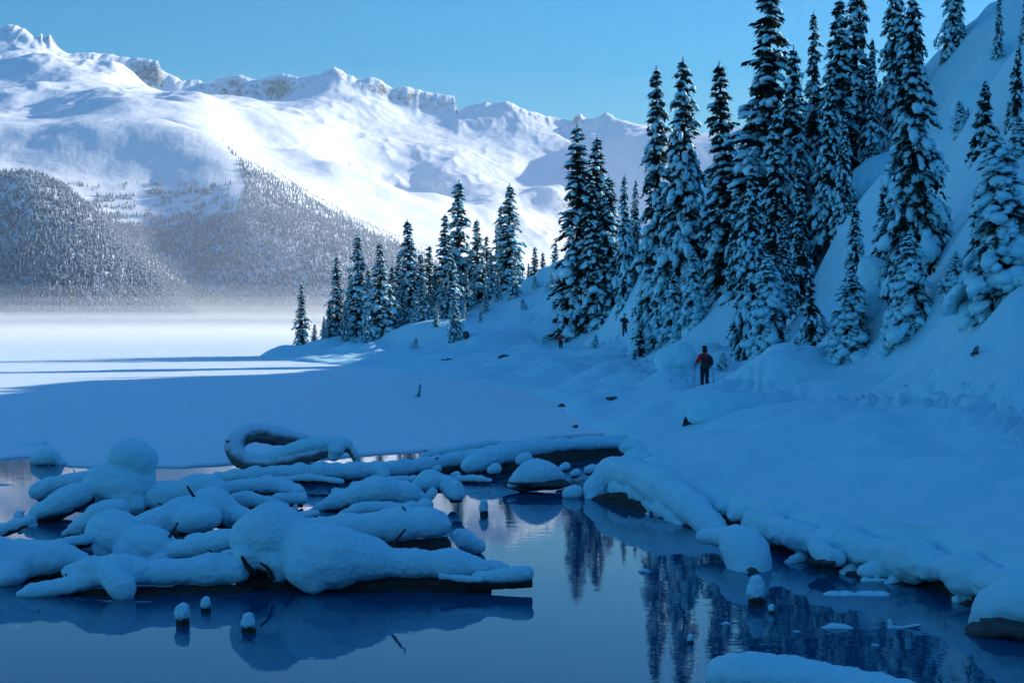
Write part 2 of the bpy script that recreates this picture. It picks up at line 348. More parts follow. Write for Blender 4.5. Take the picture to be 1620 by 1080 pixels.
# ------------------------------------------------------------------ mountains
MS = 1.35
def curve(s): return np.array([[float(v) for v in q.split(':')] for q in s.split()])
CURVES = [   # depth, picture height of the ground there for a run of directions
 (1150, curve('-2000:516 1000:516 3000:516')),
 (1250, curve('-2000:500 -900:506 0:509 250:511 330:514 420:517 1000:518 3000:516')),
 (1500, curve('-2000:330 -900:330 -300:260 -60:276 0:280 45:273 75:282 110:303 150:340 185:385 220:418 260:455 300:495 330:520 420:528 700:526 1000:524 3000:480')),
 (1750, curve('-2000:330 -900:330 -300:265 -60:300 0:308 75:318 120:345 170:400 230:455 300:498 340:512 420:514 700:514 850:520 1000:520 3000:440')),
 (1950, curve('-2000:340 -900:330 -300:270 -60:303 0:305 100:325 180:390 250:450 300:480 380:492 480:495 600:498 700:502 850:518 1000:518 3000:420')),
 (2350, curve('-2000:300 -900:300 -300:250 -60:280 0:290 100:325 180:358 250:368 330:355 380:335 450:352 540:385 640:430 720:468 800:500 900:516 1100:516 3000:380')),
 (2650, curve('-2000:270 -900:270 -300:240 -60:258 0:264 80:270 160:286 250:292 320:284 370:284 400:288 450:310 530:350 640:402 720:445 800:488 900:510 1100:510 3000:350')),
 (2900, curve('-2000:240 -900:220 -300:180 -60:192 0:194 60:195 110:190 150:187 200:190 270:198 300:204 340:215 380:238 430:266 480:297 530:325 600:360 640:380 700:405 760:440 850:488 950:510 1100:505 3000:320')),
 (3150, curve('-2000:240 -900:225 -300:185 -60:198 0:198 60:199 150:196 200:198 300:210 380:246 430:272 480:292 530:315 600:345 640:362 700:385 760:415 850:460 950:490 1100:485 3000:300')),
 (3800, curve('-2000:220 -900:200 -300:170 -60:175 0:180 40:186 90:184 130:170 165:160 200:156 260:160 300:165 340:174 370:198 400:222 440:240 480:252 520:262 555:272 600:297 640:308 690:320 740:345 800:380 860:410 950:440 1100:430 3000:260')),
 (4150, curve('-2000:225 -900:205 -300:170 -60:178 0:182 90:183 165:168 260:170 340:178 400:220 440:236 480:248 520:262 555:281 600:306 650:308 700:312 740:330 780:330 830:365 880:385 950:405 1100:390 3000:240')),
 (4500, curve('-2000:200 -900:180 -300:140 -60:150 0:152 60:155 120:152 180:150 240:157 320:164 400:180 450:192 500:215 560:250 610:275 660:285 700:275 740:285 790:300 840:320 880:310 950:330 1100:330 3000:220')),
 (4900, curve('-2000:190 -900:170 -300:120 -60:128 0:128 60:122 120:120 180:138 250:158 320:163 400:172 450:178 500:190 560:213 620:232 700:252 780:268 850:284 900:284 950:270 1000:238 1030:228 1100:225 3000:190')),
 (5250, curve('-2000:170 -900:140 -300:90 -60:96 0:98 50:95 110:110 170:122 230:146 300:158 330:166 400:168 450:174 500:160 550:178 620:205 700:220 780:228 840:235 900:245 950:236 985:218 1010:212 1100:215 3000:180')),
 (5500, curve('-2000:160 -900:120 -300:70 -60:74 0:70 30:76 60:84 100:98 150:105 175:118 200:128 235:146 262:152 300:148 330:164 400:160 440:170 480:150 505:140 530:138 560:158 600:172 640:182 700:183 760:184 820:193 860:203 900:212 960:206 1000:206 1100:218 3000:175')),
 (5640, curve('-2000:130 -900:100 -300:40 -60:44 0:50 15:42 30:45 42:49 55:60 62:63 68:54 73:66 80:57 86:66 95:80 110:90 140:87 170:87 200:92 230:95 252:99 257:114 275:121 290:130 318:129 325:136 350:125 380:121 410:130 425:123 450:118 475:125 505:122 518:115 530:109 545:119 565:130 600:134 618:146 625:146 640:141 680:149 715:154 721:155 723:181 740:171 770:165 780:169 795:165 805:165 820:175 860:186 905:195 910:187 918:183 926:192 940:195 952:186 958:182 968:187 975:196 1030:206 1100:222 3000:170')),
 (6300, curve('-2000:260 -900:260 -300:200 0:200 500:240 1000:280 3000:280')),
]
def mountain_z(PX, Y):
    """PX, Y arrays; Y in the CURVES' depths"""
    D = np.array([c[0] for c in CURVES], float)
    U = np.arange(-2200, 3200, 1.6); tab = []
    for c in CURVES:
        e = np.interp(U, c[1][:, 0], c[1][:, 1])
        sg = 0.7 if c[0] == 5640 else (5 if c[0] == 5500 else 9)
        k = int(sg * 3) + 1; w = np.exp(-0.5 * (np.arange(-k, k + 1) / sg) ** 2); w /= w.sum()
        e = np.convolve(np.pad(e, k, mode='edge'), w, 'valid')
        tab.append(zpix(np.interp(PX, U, e), c[0] * MS))
    tab = np.array(tab)
    return D, tab
def build_mountains():
    global MT
    pxs = np.concatenate([np.linspace(-2000, -110, 90), np.arange(-100, 1060, 1.6), np.linspace(1065, 3000, 110)])
    rows = []
    dep = [c[0] for c in CURVES]
    cnt = [4, 14, 14, 14, 26, 24, 22, 16, 34, 22, 24, 28, 26, 26, 22, 8]
    ys = np.concatenate([np.linspace(dep[k], dep[k + 1], cnt[k], endpoint=False) for k in range(len(cnt))] + [[dep[-1]]])
    D, tab = mountain_z(pxs, None)
    Z = np.empty((len(ys), len(pxs)))
    # monotone cubic in depth
    h = np.diff(D)[:, None]; dl = np.diff(tab, axis=0) / h
    mI = np.zeros_like(tab); prod = dl[:-1] * dl[1:]
    mI[1:-1] = np.where(prod > 0, 2 * prod / (dl[:-1] + dl[1:] + 1e-12 * np.sign(dl[:-1] + dl[1:] + 1e-30)), 0); mI[0] = dl[0]; mI[-1] = dl[-1]
    for r, y in enumerate(ys):
        k = min(int(np.searchsorted(D, y, side='right') - 1), len(D) - 2); t = (y - D[k]) / (D[k + 1] - D[k]); H = D[k + 1] - D[k]
        Z[r] = (2 * t**3 - 3 * t**2 + 1) * tab[k] + (t**3 - 2 * t**2 + t) * H * mI[k] + (-2 * t**3 + 3 * t**2) * tab[k + 1] + (t**3 - t**2) * H * mI[k + 1]
    YY = np.repeat(ys[:, None] * MS, len(pxs), 1); XX = (pxs[None, :] - 810) * YY / F
    p = np.stack([XX, YY, np.zeros_like(XX)], -1)
    far = smooth((YY / MS - 1400) / 1500); up = smooth((YY / MS - 3000) / 1500)
    crest = 1 - 0.75 * np.exp(-((YY / MS - 5640) / 60) ** 2)
    Z = Z + crest * (far * 20 * fbm(p * 0.0019, 3) + up * (24 * ridged(p * np.array([0.0017, 0.0012, 1]) + 3, 4) - 9) * (0.35 + 0.9 * smooth(fbm(p * 0.0011 + 50, 2) * 1.3 + .5)) + far * 2.6 * fbm(p * 0.012, 4))
    for (px, d, r, h) in [(645, 4330, 260, -75), (735, 4080, 130, 38), (790, 3950, 120, 34), (700, 3900, 110, 30), (835, 4150, 150, 42), (865, 3850, 130, 34), (560, 3950, 110, 26), (600, 3650, 100, 24), (520, 3560, 100, 22), (480, 3750, 90, 20), (750, 4500, 170, 40), (880, 4450, 150, 40),
                          (195, 5260, 190, 48), (60, 5150, 160, 36), (590, 5430, 170, 40), (430, 5300, 150, 30), (300, 4350, 150, 34), (160, 4200, 150, 30), (380, 4700, 150, 26), (520, 4750, 160, 30), (680, 4900, 170, 26), (40, 4500, 160, 34), (330, 3350, 110, 26), (250, 3000, 100, 20)]:
        q = ((XX - xpix(px, d * MS)) ** 2 + 0.5 * (YY - d * MS) ** 2) / (r * r); Z = Z + h * np.exp(-q) * (1 + 0.5 * fbm(p * 0.006, 2))
    cl = np.exp(-((YY / MS - 5600) / 90) ** 2)
    Z = Z + cl * 10 * ridged(p * np.array([0.02, 0.004, 1]) + 8, 3) * 0.6
    me = mesh_np('mountains', np.stack([XX, YY, Z], -1).reshape(-1, 3), [grid_faces(len(ys), len(pxs))])
    tag(add('mountains', me, M_MOUNT), kind='structure', label='snow covered mountain range with rock cliffs beyond the lake')
    MT = (pxs, ys, Z)
build_mountains()

# ------------------------------------------------------------------ far forest on the lower slopes (one mass)
def inpoly(px, py, poly):
    poly = np.asarray(poly, float); r = np.zeros(len(px), bool); j = len(poly) - 1
    for i in range(len(poly)):
        xi, yi = poly[i]; xj, yj = poly[j]
        r ^= ((yi > py) != (yj > py)) & (px < (xj - xi) * (py - yi) / (yj - yi + 1e-9) + xi); j = i
    return r
def far_tree_mesh(seed):
    rg = np.random.default_rng(seed); V, Q, MI = [], [], []
    n = 6
    for k in range(7):                       # ragged tiers, dark below and snow above
        t = k / 7; z0 = 0.10 + 0.86 * t; r0 = 0.17 * (1 - t) ** 0.8 + 0.015; z1 = z0 + 0.20
        for mat, (rr, dz) in enumerate(((1.0, 0.0), (0.86, 0.022))):
            if mat == 1 and rg.random() < 0.12: continue
            b = len(V); a0 = rg.random() * 6.28
            for i in range(n):
                a = a0 + i * 6.283 / n; r = r0 * rr * rg.uniform(0.6, 1.25)
                V.append((r * math.cos(a), r * math.sin(a), z0 + dz + rg.uniform(-.03, .03)))
            V.append((0, 0, min(z1 + dz, 1.0)))
            for i in range(n): Q.append((b + i, b + (i + 1) % n, b + n)); MI.append(mat)
    return mesh_np('far_tree', V, [np.array(Q)], False, MI)
def needle_far():
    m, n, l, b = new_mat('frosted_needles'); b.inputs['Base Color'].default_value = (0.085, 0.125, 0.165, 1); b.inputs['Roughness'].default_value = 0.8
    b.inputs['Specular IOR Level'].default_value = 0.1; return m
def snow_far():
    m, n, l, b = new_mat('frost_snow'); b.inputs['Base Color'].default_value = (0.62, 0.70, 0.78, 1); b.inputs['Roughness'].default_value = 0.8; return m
BOWL = [(-200, 150), (340, 208), (372, 250), (388, 296), (372, 338), (300, 352), (250, 362), (190, 356), (150, 340), (112, 305), (75, 286), (45, 278), (0, 282), (-200, 270)]
def build_forest():
    pxs, ys, Z = MT; rg = np.random.default_rng(11)
    cell = (ys > 1230) & (ys < 3100)
    n = 140000
    px = rg.uniform(-140, 900, n); yy = 1230 * (3000 / 1230) ** rg.random(n)
    # bilinear height
    fi = np.interp(yy, ys, np.arange(len(ys))); fj = np.interp(px, pxs, np.arange(len(pxs)))
    i = np.clip(fi.astype(int), 0, len(ys) - 2); j = np.clip(fj.astype(int), 0, len(pxs) - 2); u = fi - i; v = fj - j
    z = Z[i, j] * (1 - u) * (1 - v) + Z[i + 1, j] * u * (1 - v) + Z[i, j + 1] * (1 - u) * v + Z[i + 1, j + 1] * u * v
    Y = yy * MS; X = (px - 810) * Y / F
    py = 510 - (z - CAM_Z) * F / Y
    p = np.stack([X, Y, X * 0], -1)
    nz = fbm(p * 0.008, 3); nz2 = fbm(p * 0.02 + 9, 3)
    top = np.interp(px, [-200, 0, 60, 110, 150, 340, 380, 430, 480, 530, 600, 640, 700, 760, 900], [255, 268, 270, 290, 300, 212, 243, 272, 302, 330, 365, 384, 410, 444, 500])
    bowl = inpoly(px, py, BOWL) & (yy > 1560)
    keep = (nz > -1.1) & (py > top + 5 + 9 * nz2) & (z > 1.0) & (rg.random(n) < np.clip((py - top) / 60 + 0.35, 0, 1))
    tuft = bowl & (py > 283 + 0.06 * np.abs(px - 220)) & (nz2 > 0.12 - 0.5 * smooth((py - 325) / 40)) & (py > 290)
    keep = (keep & ~bowl) | (tuft & (rg.random(n) < 0.8))
    rib = (px > 420) & (px < 720) & (py < top + 5) & (py > top - 45) & (ridged(p * np.array([0.01, 0.02, 1]), 2) > 0.85) & (rg.random(n) < 0.5)
    keep |= rib
    keep &= rg.random(n) < 0.9
    idx = np.where(keep)[0]
    V = np.stack([X[idx], Y[idx], z[idx] - 0.6], -1)
    sc = rg.uniform(5.5, 12.5, len(idx)) * (1 + 0.25 * np.clip(nz[idx], -1, 1)) * np.where(rib[idx], 0.5, 1)
    kinds = rg.integers(0, 4, len(idx))
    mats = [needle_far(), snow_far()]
    me = bpy.data.meshes.new('far_forest'); me.vertices.add(len(V)); me.vertices.foreach_set('co', V.astype(np.float32).ravel())
    a = me.attributes.new('tree_scale', 'FLOAT', 'POINT'); a.data.foreach_set('value', sc.astype(np.float32))
    a = me.attributes.new('tree_turn', 'FLOAT', 'POINT'); a.data.foreach_set('value', (rg.random(len(idx)) * 6.28).astype(np.float32))
    a = me.attributes.new('tree_kind', 'INT', 'POINT'); a.data.foreach_set('value', kinds.astype(np.int32))
    me.update()
    o = add('far_forest', me)
    ng = bpy.data.node_groups.new('scatter_far_trees', 'GeometryNodeTree')
    ng.interface.new_socket('Geometry', in_out='INPUT', socket_type='NodeSocketGeometry'); ng.interface.new_socket('Geometry', in_out='OUTPUT', socket_type='NodeSocketGeometry')
    gi = ng.nodes.new('NodeGroupInput'); go = ng.nodes.new('NodeGroupOutput')
    m2p = ng.nodes.new('GeometryNodeMeshToPoints'); ng.links.new(gi.outputs[0], m2p.inputs[0])
    def attr(name, t):
        q = ng.nodes.new('GeometryNodeInputNamedAttribute'); q.data_type = t; q.inputs['Name'].default_value = name; return q.outputs['Attribute']
    join = ng.nodes.new('GeometryNodeJoinGeometry')
    turn = ng.nodes.new('ShaderNodeCombineXYZ'); ng.links.new(attr('tree_turn', 'FLOAT'), turn.inputs[2])
    scl = attr('tree_scale', 'FLOAT'); kd = attr('tree_kind', 'INT')
    holder = bpy.data.collections.new('far_tree_sources')
    for k in range(4):
        fm = far_tree_mesh(20 + k); src = bpy.data.objects.new('far_tree', fm); holder.objects.link(src)
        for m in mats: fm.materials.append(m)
        oi = ng.nodes.new('GeometryNodeObjectInfo'); oi.inputs['Object'].default_value = src
        cmp_ = ng.nodes.new('FunctionNodeCompare'); cmp_.data_type = 'INT'; cmp_.operation = 'EQUAL'; ng.links.new(kd, cmp_.inputs[2]); cmp_.inputs[3].default_value = k
        ip = ng.nodes.new('GeometryNodeInstanceOnPoints')
        ng.links.new(m2p.outputs[0], ip.inputs['Points']); ng.links.new(cmp_.outputs[0], ip.inputs['Selection']); ng.links.new(oi.outputs['Geometry'], ip.inputs['Instance'])
        ng.links.new(turn.outputs[0], ip.inputs['Rotation']); ng.links.new(scl, ip.inputs['Scale'])
        ng.links.new(ip.outputs[0], join.inputs[0])
    ng.links.new(join.outputs[0], go.inputs[0])
    md = o.modifiers.new('scatter', 'NODES'); md.node_group = ng
    tag(o, 'frosted conifer forest covering the lower mountain slopes', 'forest', kind='stuff')
    print('far trees', len(idx))
build_forest()

# ------------------------------------------------------------------ firs of the near shore
def fir_meshes(seed, H=10.0, W=1.25, shape=0.8, nlev=40, snow=0.8, bare=0.04, fine=True, droop=0.55, ragged=0.25, padk=1.0):
    rg = np.random.default_rng(seed)
    TV, TF = ICO1
    PADN = [noise3(TV * 1.3 + rg.uniform(0, 200, 3)) for _ in range(60)]
    NV, NF, SV, SF = [], [], [], []; nv = sv = 0
    sway = rg.normal(0, 0.05, 3)
    def axis(h):
        t = h / H; return np.array([0.35 * sway[0] * math.sin(3 * t) + 0.5 * sway[1] * t * t, 0.35 * sway[2] * math.sin(2.5 * t + 1), h])
    tri = []
    az = rg.random() * 6.28
    clump = np.repeat(rg.normal(0, 1, nlev + 4), 2)
    nlev = int(nlev * (1.35 if fine else 1.2))
    for lv in range(nlev):
        t = bare + (1 - bare) * ((lv + 0.5) / nlev); h = H * t * 0.985
        R = W * ((1 - t) ** shape) * (1 + ragged * clump[lv] * 0.5) + 0.05
        if t < 0.16: R *= 0.75 + 1.5 * t
        nb = max(3, int(round((7 if fine else 6) * (0.45 + 0.75 * (1 - t)))))
        for b in range(nb):
            az += 2.399 + rg.normal(0, 0.25)
            L = R * rg.uniform(0.45, 1.2); hh = h + rg.normal(0, 0.3) * (1 - 0.8 * t)
            if rg.random() < 0.06: L *= 1.25
            dr = droop * rg.uniform(0.8, 1.9) * (1.25 - 0.6 * t)
            rise = 0.12 + 0.35 * t + rg.normal(0, .08)
            ca, sa = math.cos(az), math.sin(az); base = axis(hh)
            out = np.array([ca, sa, 0]); side = np.array([-sa, ca, 0])
            def pt(s): return base + out * (L * s * (1 - 0.12 * dr * s)) + np.array([0, 0, L * (rise * s - dr * s * s)])
            # needle sprays: pointed blades to both sides, hanging a little
            ns = max(4, int(L / (0.11 if fine else 0.17)))
            for k in range(ns):
                s = 0.12 + 0.88 * (k + rg.random()) / ns; c = pt(min(s, 1.0))
                for sg in (-1, 1):
                    ln = (0.20 + 0.32 * L * (1.1 - s)) * rg.uniform(0.7, 1.3); wd = rg.uniform(0.045, 0.085)
                    dirv = side * sg * rg.uniform(0.55, 1) + out * rg.uniform(0.35, 0.9) + np.array([0, 0, -rg.uniform(0.25, 1.0)])
                    dirv /= np.linalg.norm(dirv); tip = c + dirv * ln; mid = c + dirv * ln * 0.45
                    wv = np.cross(dirv, [0, 0, 1]); wv = wv / (np.linalg.norm(wv) + 1e-6) * wd + np.array([0, 0, rg.uniform(-.03, .03)])
                    NV += [c, mid + wv, tip, mid - wv]; NF.append((nv, nv + 1, nv + 2, nv + 3)); nv += 4
                # hanging twig under the bough
                if rg.random() < 0.6:
                    ln = rg.uniform(0.15, 0.34); tip = c + np.array([rg.normal(0, .05), rg.normal(0, .05), -ln]) + out * 0.06; w = side * rg.uniform(.04, .07)
                    NV += [c + w, c - w, tip]; tri.append((nv, nv + 1, nv + 2)); nv += 3
            e = pt(1.0); d1 = pt(1.0) - pt(0.85); d1 /= np.linalg.norm(d1); w = side * 0.07
            NV += [e - d1 * .1 + w, e - d1 * .1 - w, e + d1 * 0.22]; tri.append((nv, nv + 1, nv + 2)); nv += 3
            # snow pads riding on the bough
            sn = snow + 0.75 * float(noise3(np.array([1.1 * ca + seed, 1.1 * sa, h * 0.55])))
            if rg.random() < sn:
                npad = 3 + (L > 0.6) + (L > 0.9) + (L > 1.2)
                for q in range(npad):
                    s0 = rg.uniform(0.50, 0.95) if q == 0 else rg.uniform(0.25, 0.98)
                    c = pt(s0) + (side * rg.normal(0, 0.13 * L + .03) - np.array([0, 0, .05]) if q else 0); tg = pt(min(1, s0 + .1)) - pt(s0 - .1); tg /= np.linalg.norm(tg)
                    upv = np.array([0, 0, 1.0]) - tg * tg[2]; upv /= np.linalg.norm(upv); sd = np.cross(upv, tg)
                    kq = padk * (0.92 if q == 0 else rg.uniform(0.3, 0.75))
                    la = (0.11 + 0.24 * L) * rg.uniform(0.6, 1.15) * kq; lb = (0.08 + 0.14 * L) * rg.uniform(0.6, 1.2) * kq; lc = (0.06 + 0.085 * L) * rg.uniform(0.7, 1.3) * kq
                    T = TV.copy(); T[:, 2] = np.where(T[:, 2] < 0, T[:, 2] * 0.35, T[:, 2])
                    n = PADN[int(rg.integers(0, 60))]; n2 = 0
                    T = T * (1 + 0.7 * n + 0.22 * n2)[:, None]
                    # ends and sides hang
                    T[:, 2] -= 0.35 * np.abs(T[:, 1]) ** 2 + 0.45 * np.clip(T[:, 0], 0, 2) ** 2
                    SV.append(c + upv * 0.05 + T[:, :1] * la * tg + T[:, 1:2] * lb * sd + T[:, 2:3] * lc * upv * 1.0)
                    SF.append(TF + sv); sv += len(T)
    # leader
    for k in range(6):
        h = H * (0.945 + 0.011 * k); a = rg.random() * 6.28; c = axis(h)
        for q in range(3):
            a += 2.1; tip = c + np.array([math.cos(a) * (.17 - .022 * k), math.sin(a) * (.17 - .022 * k), .04]); w = np.array([-math.sin(a), math.cos(a), 0]) * .03
            NV += [c + w, c - w, tip]; tri.append((nv, nv + 1, nv + 2)); nv += 3
    for k in range(5):
        h = H * (0.90 + 0.022 * k); c = axis(h); r = 0.085 - 0.014 * k
        SV.append(c + TV * np.array([r, r, r * 1.3]) * (1 + 0.4 * noise3(TV * 1.5 + k * 9))[:, None] + rg.normal(0, .05, 3)); SF.append(TF + sv); sv += len(TV)
    crown = mesh_np('crown', np.array(NV), [np.array(NF), np.array(tri)], False)
    snowm = mesh_np('snow_load', np.vstack(SV), [np.vstack(SF)], True)
    # trunk
    n, m = 8, 14; TVv = []
    for k in range(m):
        h = -0.9 + (H * 1.0 + 0.9) * k / (m - 1); c = axis(max(h, 0)); c[2] = h; r = 0.19 * max(0.0, 1 - max(h, 0) / H) ** 0.9 + 0.012 + (0.06 if h < 0.2 else 0)
        for i in range(n):
            a = 6.283 * i / n; rr = r * (1 + 0.12 * math.sin(3 * a + k)); TVv.append(c + np.array([rr * math.cos(a), rr * math.sin(a), 0]))
    fs = []
    for k in range(m - 1):
        for i in range(n): fs.append((k * n + i, k * n + (i + 1) % n, (k + 1) * n + (i + 1) % n, (k + 1) * n + i))
    trunk = mesh_np('trunk', np.array(TVv), [np.array(fs)], True)
    crown.materials.append(M_NEEDLE); snowm.materials.append(M_SHADED_SNOW); trunk.materials.append(M_BARK)
    return trunk, crown, snowm
PROTO = {
  'a': fir_meshes(101, 10, 1.15, 0.75, 40, .80, .03, True, .6),           # slender, layered
  'b': fir_meshes(102, 10, 1.45, 0.72, 40, .88, .02, True, .75),          # broader, snow heavy
  'c': fir_meshes(103, 10, 1.0, 0.62, 40, .70, .04, True, .55, .4),       # columnar, ragged, dark
  'd': fir_meshes(104, 10, 1.3, 0.85, 38, .85, .22, True, .6),            # bare lower trunk
  'e': fir_meshes(105, 10, 1.1, 0.66, 36, .85, .03, False, .65),          # far ones
  'f': fir_meshes(106, 10, 1.35, 0.75, 34, .9, .02, False, .75),
  'g': fir_meshes(107, 10, 0.95, 0.7, 36, .75, .03, False, .55, .35),
  'k': fir_meshes(109, 10, 1.75, 0.62, 30, 1.0, .02, True, .85, .35, 1.55),   # buried in cushions
  's': fir_meshes(108, 4.0, .95, 0.9, 18, .75, .02, True, .5),            # sapling
}
PH = {k: 10.0 for k in PROTO}; PH['s'] = 4.0
def fir(px, top, Y, kind, wide, label, lean=(0, 0), rz=None, sink=0.35, H=None):
    x = xpix(px, Y); zg = float(ground(x, Y)); H = H or (zpix(top, Y) - zg + sink)
    s = max(H, 0.8) / PH[kind]
    o = empty('fir_tree' if H > 3 else 'fir_sapling', (x, Y, zg - sink), label, 'tree', 'snow-laden firs on the shore', RNG.random() * 6.28 if rz is None else rz)
    o.rotation_euler[0] = lean[0]; o.rotation_euler[1] = lean[1]
    o.scale = (s * wide, s * wide, s)
    for nm, me in zip(('trunk', 'crown', 'snow_load'), PROTO[kind]):
        c = bpy.data.objects.new(nm, me); COL.objects.link(c); c.parent = o
        if nm != 'trunk': c['kind'] = 'stuff'
    return o
